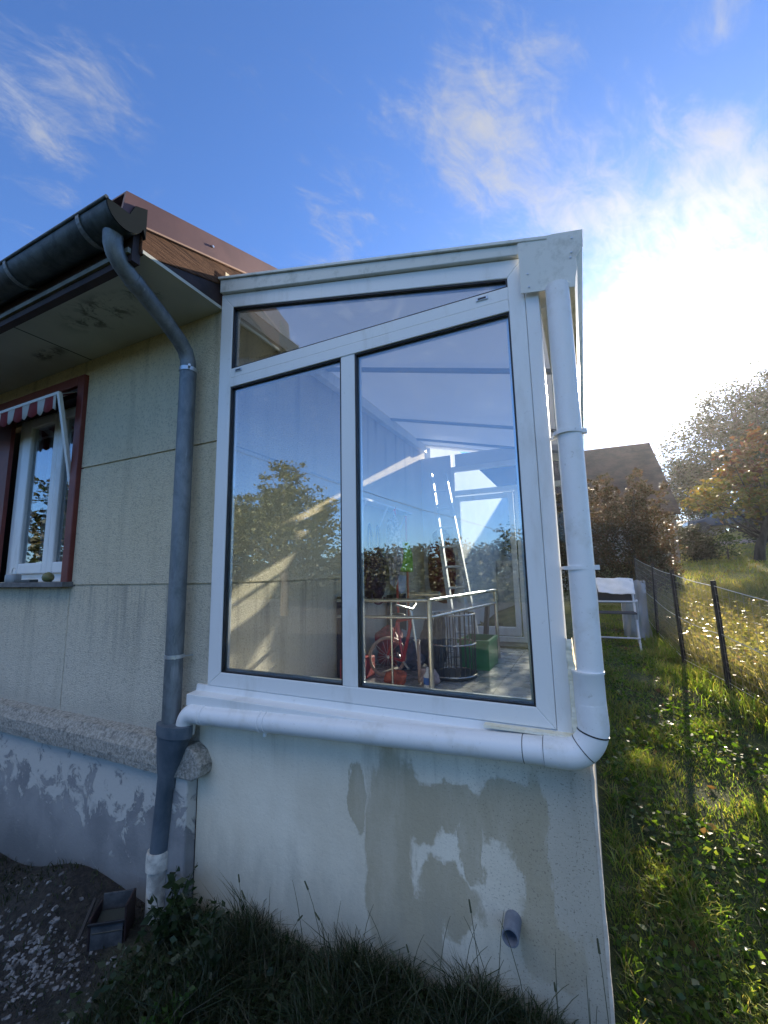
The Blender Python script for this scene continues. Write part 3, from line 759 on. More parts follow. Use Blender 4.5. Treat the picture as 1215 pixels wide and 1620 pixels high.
# glazing beads and gaskets, then the panes
def panel(poly, y, name, inset, depth, m, w):
    """ring of width w inside polygon poly"""
    c = Vector((sum(p[0] for p in poly) / len(poly), sum(p[1] for p in poly) / len(poly)))
    def off(pl_, dist):
        out = []
        n = len(pl_)
        for i in range(n):
            a, b, c2 = Vector(pl_[i - 1]), Vector(pl_[i]), Vector(pl_[(i + 1) % n])
            e1 = (b - a).normalized(); e2 = (c2 - b).normalized()
            n1 = Vector((-e1.y, e1.x)); n2 = Vector((-e2.y, e2.x))
            bis = (n1 + n2); bis = bis / bis.dot(n1) if bis.dot(n1) > .1 else n1
            out.append(b + bis * dist)
        return out
    o = off(poly, inset); i_ = off(poly, inset + w); n = len(poly)
    vs_ = [(p[0], y, p[1]) for p in o] + [(p[0], y, p[1]) for p in i_] + [(p[0], y + depth, p[1]) for p in o] + [(p[0], y + depth, p[1]) for p in i_]
    fs = []
    for k in range(n):
        j = (k + 1) % n
        fs += [(k, j, n + j, n + k), (2 * n + j, 2 * n + k, 3 * n + k, 3 * n + j), (n + k, n + j, 3 * n + j, 3 * n + k)]
    return MB().add(vs_, fs).build(name, m, sun_room), off(poly, inset + w)
P1 = [(L, zb1), (-1.106, zb1), (-1.106, zt0), (L, zt0)]
P2 = [(-1.022, zb1), (Rr, zb1), (Rr, zt0), (-1.022, zt0)]
P3 = [(L, zt1), (Rr, zt1), (Rr, ztop(Rr)), (L, ztop(L))]
for poly in (P1, P2, P3):
    gq, _ = panel(poly, FY + .006, 'gasket', -.001, .03, M_dark, .009)
    gb, ins = panel(poly, FY + .030, 'glazing_spacer', .007, .016, M_galv, .012)
    gp = MB().prism([(p[0], p[1]) for p in [Vector(q) for q in poly]], FY + .022, FY + .026, 'y'); gp.build('pane', M_glass, sun_room)
# corner post and plates
MB().box(-.1445, -.088, FY - .003, FY + .07, 1.372, 3.36).build('corner_post', M_white, sun_room, bevel=.004)
def zr(x): return 3.93 + (x + 2.0) * (3.45 - 3.93) / 1.96     # top of the roof edge
re = MB(); re.prism([(-2.0, zout(-2.0) + .003), (-.155, zout(-.155) + .003), (-.155, zr(-.155) - .018), (-2.0, zr(-2.0) - .018)], FY - .022, FY + .07)
re.build('roof_edge_beam', M_roofw, sun_room, bevel=.004)
MB().prism([(-2.01, zr(-2.01) - .016), (-.035, zr(-.035) - .016), (-.035, zr(-.035)), (-2.01, zr(-2.01))], FY - .034, FY + .1).build('roof_edge_cap', M_roofw, sun_room, bevel=.002)
cp_ = MB(); cp_.prism([(-.158, 3.213), (.058, 3.175), (.062, 3.215), (.072, 3.26), (.072, 3.31), (.100, 3.345), (.105, 3.425), (-.012, 3.449), (-.158, zr(-.158) - .02)], FY - .030, FY - .026)
cpo = cp_.build('corner_plate', M_roofw, sun_room)
for (x, z) in ((-.125, 3.295), (-.123, 3.232), (.055, 3.335), (.05, 3.312), (.062, 3.40)):
    MB().tube([(x, FY - .034, z), (x, FY - .030, z)], .004, 8).build('screw', M_galv, cpo)
rf = MB(); rf.add([(-2.0, FY + .07, zr(-2.0) - .06), (-.04, FY + .07, zr(-.04) - .06), (-.04, YE + .15, zr(-.04) - .06), (-2.0, YE + .15, zr(-2.0) - .06)], [(0, 1, 2, 3)])
rf.build('roof', M_ceil, sun_room)
MB().prism([(-2.0, zr(-2.0) - .10), (-.04, zr(-.04) - .10), (-.04, zr(-.04) - .075), (-2.0, zr(-2.0) - .075)], YE + .02, YE + .15).build('roof_end_profile', M_white, sun_room)
for y in (2.95, 4.35, 5.2):
    MB().prism([(-1.98, zr(-1.98) - .125), (-.06, zr(-.06) - .125), (-.06, zr(-.06) - .102), (-1.98, zr(-1.98) - .102)], y, y + .05).build('roof_beam', mat('blue_grey_joint', (.30, .34, .42), .5), sun_room)
MB().box(-2.0, -1.93, FY + .07, YE, 3.70, 3.80).build('wall_plate', M_white, sun_room)
# eaves gutter of the sunroom along the right side
gv = MB()
prof3 = [(-.035, 3.36), (-.035, 3.20), (.02, 3.20), (.058, 3.205), (.072, 3.26), (.072, 3.31), (.098, 3.345), (.102, 3.425), (.096, 3.425), (.090, 3.352), (.064, 3.315), (.064, 3.262), (.052, 3.213), (-.027, 3.208), (-.027, 3.36)]
gv.prism(prof3, FY - .026, YE + .15)
gv.build('eaves_gutter', M_roofw, sun_room)
# side glazing on the right: beam, posts, rail, panes
MB().box(-.09, -.04, 1.912, YE, 3.18, 3.34).build('eaves_beam', M_white, sun_room)
MB().box(-.09, -.04, 1.91, YE, 1.276, 1.40).build('side_bottom_rail', M_white, sun_room)
for y in (3.1, 4.35, YE - .08):
    MB().box(-.0895, -.0405, y, y + .08, 1.40, 3.18).build('side_post', M_white, sun_room, bevel=.003)
for a, b in ((1.915, 3.1), (3.18, 4.35), (4.43, YE - .08)):
    MB().box(-.068, -.064, a, b, 1.40, 3.18).build('side_pane', M_glass2, sun_room)
# far wall: opaque panel, glazed door with top light
ew = MB(); ew.box(-2.0, -1.56, YE - .07, YE, FZ, 3.6)
ew.box(-1.5, -.09, YE - .07, YE, 3.43, 3.6)
ew.build('rear_panel', M_int, sun_room)
rd = MB()
for a, b, z0, z1 in ((-1.56, -1.52, FZ, 3.43), (-.16, -.09, FZ, 3.43), (-1.52, -.16, 3.36, 3.43), (-1.52, -.16, 3.02, 3.09), (-1.52, -.16, FZ, FZ + .06), (-.74, -.68, FZ + .06, 3.02)):
    rd.box(a, b, YE - .065, YE - .005, z0, z1)
rdo = rd.build('rear_frame', M_white, sun_room, bevel=.003)
dl = MB()
for a, b, z0, z1 in ((-1.515, -1.455, FZ + .08, 3.0), (-.82, -.76, FZ + .08, 3.0), (-1.455, -.82, 2.94, 3.0), (-1.455, -.82, FZ + .08, FZ + .18)):
    dl.box(a, b, YE - .09, YE - .03, z0, z1)
dlo = dl.build('rear_door', M_white, sun_room, bevel=.003)
MB().tube([(-1.48, YE - .10, 2.1), (-1.48, YE - .14, 2.1), (-1.38, YE - .14, 2.1)], .009, 8).build('door_handle', M_steel, dlo)
MB().box(-1.52, -.16, YE - .04, YE - .036, 1.18, 3.02).build('rear_pane', M_glass2, sun_room)
MB().box(-1.52, -.16, YE - .04, YE - .036, 3.09, 3.36).build('rear_pane', M_glass2, sun_room)

# sealing foam strip between corner post and pipe
N = 90; vc = []
rr = np.random.default_rng(9)
for i in range(N + 1):
    z = 1.375 + .36 * i / N * (1 if i < N else 1); w = .026 * (1 - .75 * max(0, i / N - .35))
    a = rr.normal(0, .0009, 4) + .002 * np.sin(i * np.array([.5, .31, .43, .23]))
    vc += [(-.089, 1.842 + a[0], z), (-.087 + a[1], 1.795 + a[2], z), (-.085 + w * 1.2 + a[3], 1.79 + a[0], z), (-.083 + w * 1.2, 1.86, z)]
MB().add(vc, [(4 * i + k, 4 * i + k + 1, 4 * i + 4 + k + 1, 4 * i + 4 + k) for i in range(N) for k in range(3)]).build('foam_seal', M_foam, sun_room, smooth=True)

# white rainwater pipe of the sunroom
rp = thing('drain_pipe', 'white plastic rainwater pipe running down the corner and along under the sill', 'drain pipe', (0, 1.79, 1.33))
def rib(mb, c, axis, r, w=.006):
    c = Vector(c); axis = Vector(axis).normalized()
    return mb.tube([c - axis * w / 2, c + axis * w / 2], r, 28)
vp = MB().tube([(-.012, 1.815, 3.20), (-.012, 1.80, 1.615)], .047, 32); vp.build('vertical_pipe', M_pvc, rp, smooth=True)
for z in (2.545, 2.005):
    c_ = MB(); rib(c_, (-.019, 1.809, z), (0, 0, 1), .0555, .014); c_.box(.030, .052, 1.795, 1.82, z - .009, z + .009)
    c_.bar((-.06, 1.83, z), (-.085, 1.86, z), .012, .012)
    c_.build('pipe_clip', M_pvc, rp, smooth=True)
cq = MB().tube([(-.020, 1.80, 1.505), (-.020, 1.80, 1.612), (-.020, 1.80, 1.618), (-.020, 1.80, 1.626)], [.0535, .0535, .0570, .0570], 32); cq.build('socket', M_pvc, rp, smooth=True)
el = MB(); ce = Vector((-.105, 1.785, 1.445))
pth = [Vector((-.020, 1.799, 1.51))] + [Vector((-.115 + .098 * math.cos(a), 1.797 - .012 * (1 - math.cos(a)), 1.438 - .110 * math.sin(a))) for a in [math.pi / 2 * t / 12 for t in range(13)]] + [Vector((-.19, 1.784, 1.3265))]
el.tube(pth, .0535, 32); el.build('corner_elbow', M_pvc, rp, smooth=True)
c_ = MB(); rib(c_, pth[3], pth[4] - pth[2], .0548, .005); rib(c_, pth[8], pth[9] - pth[7], .0545, .003)
c_.build('elbow_joint', M_dark, rp, smooth=True)
hp = MB().tube([(-.185, 1.785, 1.3265), (-1.53, 1.785, 1.265), (-2.03, 1.785, 1.243)], .050, 32); hp.build('horizontal_pipe', M_pvc, rp, smooth=True)
dirx = (1, 0, .046)
for x in (-.19, -.265):
    c_ = MB(); rib(c_, (x, 1.785, 1.3268 + (x + .185) * .046), dirx, .0512 if x > -.2 else .0506, .003); c_.build('pipe_seam', M_joint, rp, smooth=True)
c_ = MB(); rib(c_, (-1.545, 1.785, 1.264), dirx, .0535, .010); rib(c_, (-1.51, 1.785, 1.266), dirx, .0535, .006); c_.tube([(-1.53, 1.785, 1.215), (-1.53, 1.785, 1.195)], .010, 10); c_.bar((-1.53, 1.80, 1.315), (-1.53, 1.85, 1.325), .014, .01)
c_.build('pipe_clip', M_pvc, rp, smooth=True)
e2 = MB().tube([(-1.94, 1.785, 1.247)] + arc((-2.03, 1.785, 1.175), (0, 0, .070), (-.065, 0, 0), 0, math.pi / 2, 10) + [(-2.095, 1.778, 1.13)], .0525, 28); e2.build('left_elbow', M_pvc, rp, smooth=True)
c_ = MB(); rib(c_, (-1.965, 1.785, 1.246), dirx, .0540, .004); c_.build('elbow_joint', M_pvc, rp, smooth=True)

sp = thing('drain_spout', 'short blue grey pipe stub sticking out of the stained cream wall', 'drain spout', (-.36, 1.85, .66))
vs_ = []; n = 28
for rr_, yy_ in ((.031, 1.90), (.031, 1.775), (.026, 1.775), (.026, 1.90)):
    for k in range(n):
        a = 2 * math.pi * k / n; vs_.append((-.355 + rr_ * math.cos(a), yy_, .672 + (1.85 - yy_) * -.16 + rr_ * math.sin(a)))
MB().add(vs_, [(i * n + k, i * n + (k + 1) % n, (i + 1) * n + (k + 1) % n, (i + 1) * n + k) for i in range(3) for k in range(n)]).build('pipe', mat('blue_grey_plastic', rough=.5, fn=vary((.13, .15, .19), (.18, .20, .24), 20, .1, 40)), sp, smooth=True)
# ------------------------------------------------------------------ things inside the sunroom
def obj1(mb, name, m, label, cat, group=None, **k):
    return tag(mb.build(name, m, None, **k), label, cat, group)
F0 = FZ
rl = thing('railing', 'steel handrail with two bars and thin uprights inside the sunroom', 'railing', (-1.1, 3.1, F0))
# rails: along x at y=3.1, then back towards the door
q = MB().tube([(-1.92, 3.12, 1.775), (-1.10, 3.12, 1.785)], .016, 12); q.tube([(-1.10, 3.12, 1.785), (-.86, 4.5, 1.80)], .016, 12); q.build('handrail', M_steel, rl, smooth=True)
q = MB().tube([(-1.92, 3.12, 1.645), (-1.10, 3.12, 1.655)], .013, 12); q.tube([(-1.10, 3.12, 1.655), (-.86, 4.5, 1.67)], .013, 12); q.build('lower_rail', M_steel, rl, smooth=True)
for (x, y) in ((-1.10, 3.12), (-.86, 4.5), (-1.42, 3.12), (-1.72, 3.12)):
    big = x > -1.2
    MB().tube([(x, y, F0), (x, y, 1.79)], .020 if big else .009, 12).build('post', M_steel, rl, smooth=True)
MB().tube([(-1.25, 3.13, 1.83), (-1.00, 3.08, 1.835)], .020, 12).build('handle_grip', M_steel, rl, smooth=True)

ldr = thing('ladder', 'aluminium ladder leaning in the sunroom behind the railing', 'ladder', (-1.3, 4.7, F0))
a0, a1 = Vector((-1.27, 4.45, F0)), Vector((-1.66, 4.95, 3.22)); w = Vector((.17, .04, .0))
for sgn in (0, 1):
    MB().bar(a0 + w * (1.35 * sgn), a1 + w * sgn, .042, .060, up=(0, 1, 0)).build('side_rail', M_alu, ldr)
for i in range(1, 9):
    p = a0.lerp(a1, i / 9); ww = w * (1.25 - .25 * i / 9)
    MB().tube([p, p + ww], .013, 10).build('rung', M_alu, ldr)

M_nvy = mat('dark_burgundy_cloth', rough=.9, fn=vary((.020, .010, .018), (.055, .018, .030), 9, .8, 50))
def blobmesh(c, r, seed, amp=.12, nu=28, nv=20, sq=1.0):
    rr = random.Random(seed); ph = [rr.uniform(0, 6.28) for _ in range(12)]
    vs_ = []; c = Vector(c)
    for j in range(nv + 1):
        t = math.pi * j / nv
        for i in range(nu):
            a = 2 * math.pi * i / nu
            dx = Vector((math.sin(t) * math.cos(a), math.sin(t) * math.sin(a), math.cos(t)))
            dx = Vector([math.copysign(abs(v) ** sq, v) for v in dx])
            k = 1 + amp * (math.sin(3 * a + ph[0] + 2 * t) * .5 + math.sin(5 * t + ph[1] + 2 * a) * .35 + math.sin(7 * a + ph[2]) * .25 + .3 * math.sin(11 * a + 5 * t + ph[3]))
            vs_.append(c + Vector((dx.x * r[0] * k, dx.y * r[1] * k, dx.z * r[2] * k)))
    fs = [(j * nu + i, j * nu + (i + 1) % nu, (j + 1) * nu + (i + 1) % nu, (j + 1) * nu + i) for j in range(nv) for i in range(nu)]
    return MB().add(vs_, fs)
t = thing('backpack', 'dark burgundy backpack hanging inside the sunroom', 'backpack', (-1.82, 3.75, 1.8))
blobmesh((-1.89, 3.76, 2.00), (.085, .21, .25), 1, .10, sq=.8).build('body', M_nvy, t, smooth=True)
for o in (-.10, .08):
    MB().tube(arc((-1.88, 3.76 + o, 2.2), (0, .04, 0), (0, 0, .28), 0, math.pi, 10), .010, 8).build('strap', M_nvy, t, smooth=True)
MB().tube(arc((-1.84, 3.76, 1.76), (0, .12, 0), (0, 0, -.06), 0, math.pi, 10), .008, 8).build('hanging_strap', mat('dull_red_strap', (.16, .03, .03), .8), t, smooth=True)
t = blobmesh((-1.80, 4.05, 2.24), (.08, .075, .30), 5, .30, 40, 40).build('fur_collar', mat('silver_fur', rough=.7, fn=vary((.20, .19, .19), (.62, .60, .60), 22, 1.5, 60)), None, smooth=True)
tag(t, 'silver grey fluffy scarf hanging beside the burgundy backpack', 'scarf'); t.name = 'fluffy_scarf'
t = MB(); t.prism([(4.20, 2.02), (4.62, 2.0), (4.60, 2.22), (4.50, 2.36), (4.44, 2.22), (4.34, 2.24), (4.28, 2.34), (4.20, 2.26)], -1.90, -1.80, 'x')
obj1(t, 'shopping_bag', mat('lime_green_cloth', rough=.6, fn=vary((.22, .50, .03), (.34, .66, .06), 12, .6, 40)), 'lime green bag hanging on the sunroom side wall', 'bag', bevel=.02)
for k_, (y, z, c, lb) in enumerate(((4.24, 2.72, 'short red', 'upper red handled broom leaning at the side wall'), (4.50, 2.66, 'b', 'orange handled broom leaning beside the red one'))):
    tt = thing('broom', lb, 'broom', (-1.84, y, 1.2))
    MB().tube([(-1.86, y + .06 * k_, z), (-1.80, y - .10 + .02 * k_, 1.25)], .013, 10).build('handle', mat('red_handle' if k_ == 0 else 'orange_handle', (.55, .05, .03) if k_ == 0 else (.60, .16, .07), .4), tt, smooth=True)
    MB().prism([(y - .22, F0), (y + .03, F0), (y - .04, 1.27), (y - .16, 1.27)], -1.83, -1.78, 'x').build('head', M_nvy, tt)
tag(MB().prism([(4.30, 1.98), (4.62, 1.96), (4.58, 1.80), (4.46, 1.76), (4.34, 1.84)], -1.93, -1.90, 'x').build('white_cloth', M_int, None), 'grey white cloth hanging below the lime green bag', 'cloth')
tag(MB().box(-1.97, -1.90, 4.22, 4.60, F0, 1.76).build('dark_board', M_darkwood, None, bevel=.004), 'dark brown board standing below the hanging bags', 'board')
t = thing('cupboard', 'low dark cupboard against the roughcast side wall inside', 'cupboard', (-1.85, 3.4, F0))
MB().box(-1.99, -1.93, 3.22, 3.50, F0, 1.80).build('body', M_darkwood, t, bevel=.006)
MB().box(-1.929, -1.92, 3.24, 3.48, F0 + .04, 1.77).build('door', mat('brown_laminate', (.05, .04, .035), .5), t, bevel=.004)
t = thing('wire_shelf', 'pale wall rack with hooks above the hanging bags', 'wall rack', (-1.9, 4, 2.6))
q = MB(); q.box(-1.99, -1.85, 3.45, 4.75, 2.70, 2.72); q.build('board', M_int, t)
for y in (3.55, 4.05, 4.60): MB().bar((-1.99, y, 2.45), (-1.86, y, 2.70), .02, .02).build('bracket', M_int, t)
t = thing('long_coat', 'dark red coat hanging behind the ladder', 'coat', (-1.6, 5.35, 1.7))
blobmesh((-1.70, 5.38, 2.03), (.18, .08, .42), 8, .045, sq=.7).build('body', mat('maroon_cloth', rough=.9, fn=vary((.07, .008, .012), (.15, .015, .02), 7, .8, 40)), t, smooth=True)
blobmesh((-1.70, 5.38, 2.46), (.12, .07, .10), 9, .04).build('hood', mat('maroon_hood', (.08, .01, .015), .9), t, smooth=True)
# wire basket
t = thing('wire_basket', 'tall dark wire cage standing on the tiles by the railing', 'cage', (-1.02, 3.55, F0))
q = MB()
for i in range(26):
    a = 2 * math.pi * i / 26; q.tube([(-1.08 + .19 * math.cos(a), 3.62 + .19 * math.sin(a), F0 + .02), (-1.08 + .20 * math.cos(a), 3.62 + .20 * math.sin(a), F0 + .52)], .005, 6)
q.build('bars', mat('dark_wire', (.05, .05, .055), .4, .6), t)
for z in (.03, .28, .52):
    MB().tube([(-1.08 + .2 * math.cos(2 * math.pi * i / 32), 3.62 + .2 * math.sin(2 * math.pi * i / 32), F0 + z) for i in range(32)], .007, 8, closed=True).build('ring', M_steel, t, smooth=True)
MB().tube([(-1.08, 3.62, F0 + .005), (-1.08, 3.62, F0 + .03)], .20, 28).build('base', M_dark, t)
t = thing('plastic_crate', 'green plastic crate beside the wire cage', 'crate', (-.92, 3.95, F0))
q = MB(); x0, x1, y0, y1, h = -1.10, -.83, 3.90, 4.3, .26
q.box(x0, x1, y0, y1, F0 + .002, F0 + .012); q.box(x0, x1, y0, y0 + .012, F0 + .012, F0 + h).box(x0, x1, y1 - .012, y1, F0 + .012, F0 + h).box(x0, x0 + .012, y0 + .012, y1 - .012, F0 + .012, F0 + h).box(x1 - .012, x1, y0 + .012, y1 - .012, F0 + .012, F0 + h)
M_grn = mat('green_plastic', rough=.4, fn=vary((.01, .16, .045), (.015, .22, .06), 8, .1, 30))
q.build('box', M_grn, t)
q = MB(); q.box(x0 - .012, x1 + .012, y0 - .012, y0 - .001, F0 + h - .03, F0 + h).box(x1 + .001, x1 + .012, y0, y1, F0 + h - .03, F0 + h); q.build('rim', M_grn, t)
tag(MB().prism([(4.45, F0), (4.55, F0), (4.80, 1.62), (4.72, 1.64)], -1.02, -.98, 'x').build('black_panel', M_dark, None, bevel=.004), 'black flat panel leaning behind the green crate', 'panel')
tag(MB().box(-.70, -.12, 2.05, 2.36, F0 + .001, F0 + .02).build('door_mat', mat('dark_mat', rough=.95, fn=vary((.02, .02, .02), (.045, .04, .035), 30, .8, 90)), None, bevel=.004), 'dark brown mat on the tiles below the near window', 'mat')
tag(MB().box(-1.0, -.45, 5.10, 5.40, F0 + .001, F0 + .025).build('door_mat', M_dark, None, bevel=.004), 'black mat in front of the far glazed door', 'mat')
# child's bicycle and bags behind the railing
bk_ = thing('child_bicycle', 'small bicycle with brown tyres and silver handlebar behind the railing', 'bicycle', (-1.45, 3.38, F0))
M_tyre = mat('brown_tyre', (.42, .28, .21), .5); M_bike = mat('red_bike_paint', (.42, .03, .04), .3)
wa, wb = Vector((-1.60, 3.42, F0 + .165)), Vector((-1.28, 3.34, F0 + .165)); tang = (wb - wa).normalized()
for c_, ang in ((wa, .9), (wb, -.95)):
    tt_ = Matrix.Rotation(ang, 3, 'Z') @ tang
    Pw = [c_ + tt_ * (.155 * math.cos(2 * math.pi * i / 40)) + Vector((0, 0, .155 * math.sin(2 * math.pi * i / 40))) for i in range(40)]
    wh_ = MB().tube(Pw, .014, 8, closed=True).build('wheel', M_tyre, bk_, smooth=True)
    sp_ = MB()
    for k in range(16): sp_.tube([c_, Pw[int(k * 2.5)]], .0012, 4)
    sp_.tube([c_ + Vector((.02, -.03, 0)), c_ + Vector((-.02, .03, 0))], .012, 10); sp_.build('spokes', M_galv, wh_)
H_ = wb + Vector((-.05, 0, .34)); S_ = wa + Vector((.10, 0, .30)); K_ = (wa + wb) / 2 + Vector((0, 0, -.02))
q = MB(); q.tube([wa, K_], .011, 8); q.tube([wa, S_], .010, 8); q.tube([K_, S_], .013, 8); q.tube([K_, H_], .015, 8); q.tube([S_, H_], .013, 8); q.build('frame', M_bike, bk_, smooth=True)
MB().tube([wb, H_, H_ + Vector((-.01, 0, .07))], .012, 8).build('fork', M_galv, bk_, smooth=True)
MB().tube([H_ + Vector((-.06, -.20, .12)), H_ + Vector((-.02, -.14, .10)), H_ + Vector((0, 0, .07)), H_ + Vector((-.02, .14, .10)), H_ + Vector((-.06, .20, .12))], .011, 10).build('handlebar', M_steel, bk_, smooth=True)
blobmesh(S_ + Vector((0, 0, .05)), (.075, .05, .022), 31, .03).build('saddle', M_dark, bk_, smooth=True)
MB().tube([K_ + Vector((.07, -.05, -.05)), K_, K_ + Vector((-.07, .05, .05))], .009, 8).build('crank', M_galv, bk_, smooth=True)
for (x, y, z, rx, ry_, rz, c1, c2, lb, sd) in ((-1.78, 3.85, F0 + .17, .12, .13, .17, (.30, .04, .05), (.16, .02, .03), 'crumpled red bag on the tiles below the backpack', 41),
        (-1.52, 3.75, F0 + .13, .13, .12, .13, (.10, .12, .20), (.05, .06, .10), 'crumpled navy bag on the tiles behind the bicycle', 42),
        (-1.30, 3.80, F0 + .22, .11, .12, .22, (.04, .04, .045), (.10, .10, .10), 'black stuffed sack standing behind the bicycle', 43),
        (-1.18, 3.28, F0 + .06, .07, .07, .06, (.55, .42, .38), (.40, .28, .26), 'small pinkish soft toy by the front wheel', 44),
        (-1.86, 4.35, F0 + .12, .08, .16, .12, (.50, .50, .48), (.34, .34, .33), 'pale stuffed sack beneath the brooms', 45),
        (-1.44, 3.22, F0 + .05, .09, .05, .05, (.48, .10, .05), (.30, .06, .03), 'orange soft shoe in front of the bicycle', 46)):
    o = blobmesh((x, y, z), (rx, ry_, rz), sd, .22, 36, 26, sq=.8).build('bag' if sd < 44 or sd == 45 else ('soft_toy' if sd == 44 else 'shoe'), mat('cloth_%s' % ('abcdef'[sd - 41]), rough=.6, fn=vary(c1, c2, 25, .6, 60)), None, smooth=True); tag(o, lb, 'bag' if sd < 44 or sd == 45 else ('toy' if sd == 44 else 'shoe'))
tag(MB().tube([(-1.66, 3.02, F0), (-1.77, 3.28, 1.62)], .014, 10).build('teal_pole', mat('teal_paint', (.02, .20, .24), .4), None, smooth=True), 'teal pole leaning in the corner by the cupboard', 'pole')
t = thing('toy_box', 'red box full of toys on the tiles beneath the railing', 'box', (-1.7, 3.5, F0))
q = MB(); q.box(-1.92, -1.72, 3.15, 3.42, F0 + .002, F0 + .17); q.build('box', mat('red_cardboard', (.30, .03, .035), .6), t, bevel=.01)
lathe(MB(), -1.82, 3.3, [(.05, F0 + .172), (.06, F0 + .21), (.05, F0 + .24), (.01, F0 + .25)]).build('toy', mat('yellow_toy', (.5, .40, .05), .5), t, smooth=True)
t = thing('spray_bottle', 'white bottle with a blue label on the tiles', 'bottle', (-1.20, 3.2, F0))
lathe(MB(), -1.14, 3.16, [(.035, F0), (.037, F0 + .02), (.035, F0 + .10), (.015, F0 + .13), (.012, F0 + .16)]).build('body', M_int, t, smooth=True)
lathe(MB(), -1.14, 3.16, [(.0375, F0 + .04), (.0375, F0 + .09)]).build('label', mat('blue_label', (.03, .12, .42), .5), t, smooth=True)
# ------------------------------------------------------------------ fence
fen = thing('wire_fence', 'old wire fence with dark posts beside the grassy passage', 'fence', (.9, 5.2, gz(.9, 5.2)))
M_post = mat('dark_post', rough=.85, fn=vary((.022, .018, .016), (.055, .045, .04), 20, .6, 50))
posts = [((1.50, 3.15), (1.50, 3.15), .98), ((1.01, 4.53), (.99, 4.53), .93), ((.84, 5.30), (.82, 5.30), 1.0), ((.83, 6.94), (.86, 6.94), 1.03), ((.80, 8.6), (.81, 8.6), 1.0)]
tops = []
for (b_, t_, h) in posts:
    z = gz(*b_); a = Vector((b_[0], b_[1], z - .1)); c = Vector((t_[0], t_[1], z + h))
    MB().bar(a, c, .036, .036, up=(0, 1, 0)).build('post', M_post, fen, bevel=.004); tops.append((Vector((b_[0], b_[1], z)), c))
M_wire = mat('galvanised_wire', (.75, .74, .70), .3, .7)
for fr, sag in ((.95, .012), (.52, .02), (.10, .0)):
    P = []
    for i in range(len(tops) - 1):
        a = tops[i][0].lerp(tops[i][1], fr); c = tops[i + 1][0].lerp(tops[i + 1][1], fr)
        for k in range(8):
            u = k / 8; P.append(a.lerp(c, u) + Vector((0, -.02, -sag * 4 * u * (1 - u))))
    P.append(tops[-1][0].lerp(tops[-1][1], fr))
    MB().tube(P, .0032, 6).build('wire', M_wire, fen)
net = MB()
for i in range(len(tops) - 1):
    a0_, a1_ = tops[i]; b0_, b1_ = tops[i + 1]; L_ = (b0_ - a0_).length; n = int(L_ / .075)
    for k in range(n + 1):
        u = k / n; p = a0_.lerp(b0_, u); t_ = a1_.lerp(b1_, u)
        net.tube([p + Vector((0, -.022, .02)), p.lerp(t_, .95) + Vector((0, -.022, 0))], .0014, 3, caps=False)
    for k in range(12):
        f_ = .06 + .89 * k / 12
        net.tube([a0_.lerp(a1_, f_) + Vector((0, -.024, 0)), b0_.lerp(b1_, f_) + Vector((0, -.024, 0))], .0014, 3, caps=False)
net.build('netting', mat('rusty_netting', (.36, .32, .28), .5, .6), fen)

# ------------------------------------------------------------------ chairs in the passage
M_chair = mat('pale_chair_frame', (.62, .64, .68), .4, .1)
M_sling = mat('dark_sling', (.06, .06, .065), .8)
def sheet(pts, nx, ny, seed, amp, thick=.004):
    """pts: four corners, returns wrinkled bilinear sheet"""
    rr = random.Random(seed); ph = [rr.uniform(0, 6.28) for _ in range(6)]
    a, b, c, d_ = [Vector(p) for p in pts]; vs_ = []
    nrm = (b - a).cross(d_ - a).normalized()
    for j in range(ny + 1):
        for i in range(nx + 1):
            u, v = i / nx, j / ny
            p = a.lerp(b, u).lerp(d_.lerp(c, u), v)
            k = amp * (math.sin(7 * u + ph[0] + 3 * v) + .6 * math.sin(13 * v + ph[1] + 5 * u) + .4 * math.sin(23 * u + ph[2] - 9 * v))
            vs_.append(p + nrm * k + Vector((0, 0, amp * math.sin(9 * u + ph[3]) * (v > .95))))
    return MB().add(vs_, [(j * (nx + 1) + i, j * (nx + 1) + i + 1, (j + 1) * (nx + 1) + i + 1, (j + 1) * (nx + 1) + i) for j in range(ny) for i in range(nx)])
def chair(x, y, lb, full=True):
    z = gz(x, y); t = thing('garden_chair', lb, 'chair', (x, y, z))
    fr = MB()
    W = .23
    P = lambda a, b, c: Vector((x + a, y + b, z + c))
    for s_ in (-1, 1):
        MB().tube([P(s_ * W - .02, -.24, 0), P(s_ * W * .92, .16, .62), P(s_ * W * .9, .24, .86)], .013, 10).build('back_leg', M_chair, t, smooth=True)
        MB().tube([P(s_ * W * 1.02, .26, 0), P(s_ * W * .95, -.14, .56), P(s_ * W * .95, -.17, .62)], .013, 10).build('front_leg', M_chair, t, smooth=True)
    MB().tube([P(-W * .97, -.18, .16), P(W * .97, -.18, .16)], .010, 8).build('lower_bar', M_chair, t, smooth=True)
    MB().tube([P(-W, -.17, .60), P(W, -.17, .60)], .011, 8).build('front_bar', M_chair, t, smooth=True)
    MB().box(x - W * .93, x + W * .93, y - .17, y + .14, z + .445, z + .46).build('seat', M_sling, t, bevel=.004)
    MB().bar(P(-W * .9, .14, .62), P(-W * .9, .24, .84), .01, .01)
    sheet([P(-W * .9, .15, .56), P(W * .9, .15, .56), P(W * .9, .235, .84), P(-W * .9, .235, .84)], 8, 6, 3, .003).build('backrest', M_sling, t, smooth=True)
    return t
chair(.33, 6.3, 'pale folding garden chair with a white cloth over its back in the passage')
z = gz(.33, 6.3)
ws = sheet([(.14, 6.34, z + .70), (.56, 6.34, z + .68), (.57, 6.55, z + .885), (.12, 6.55, z + .885)], 20, 12, 4, .009)
o = ws.build('white_cloth', mat('white_cloth', rough=.9, fn=vary((.70, .71, .72), (.80, .80, .80), 8, .4, 60)), None, smooth=True)
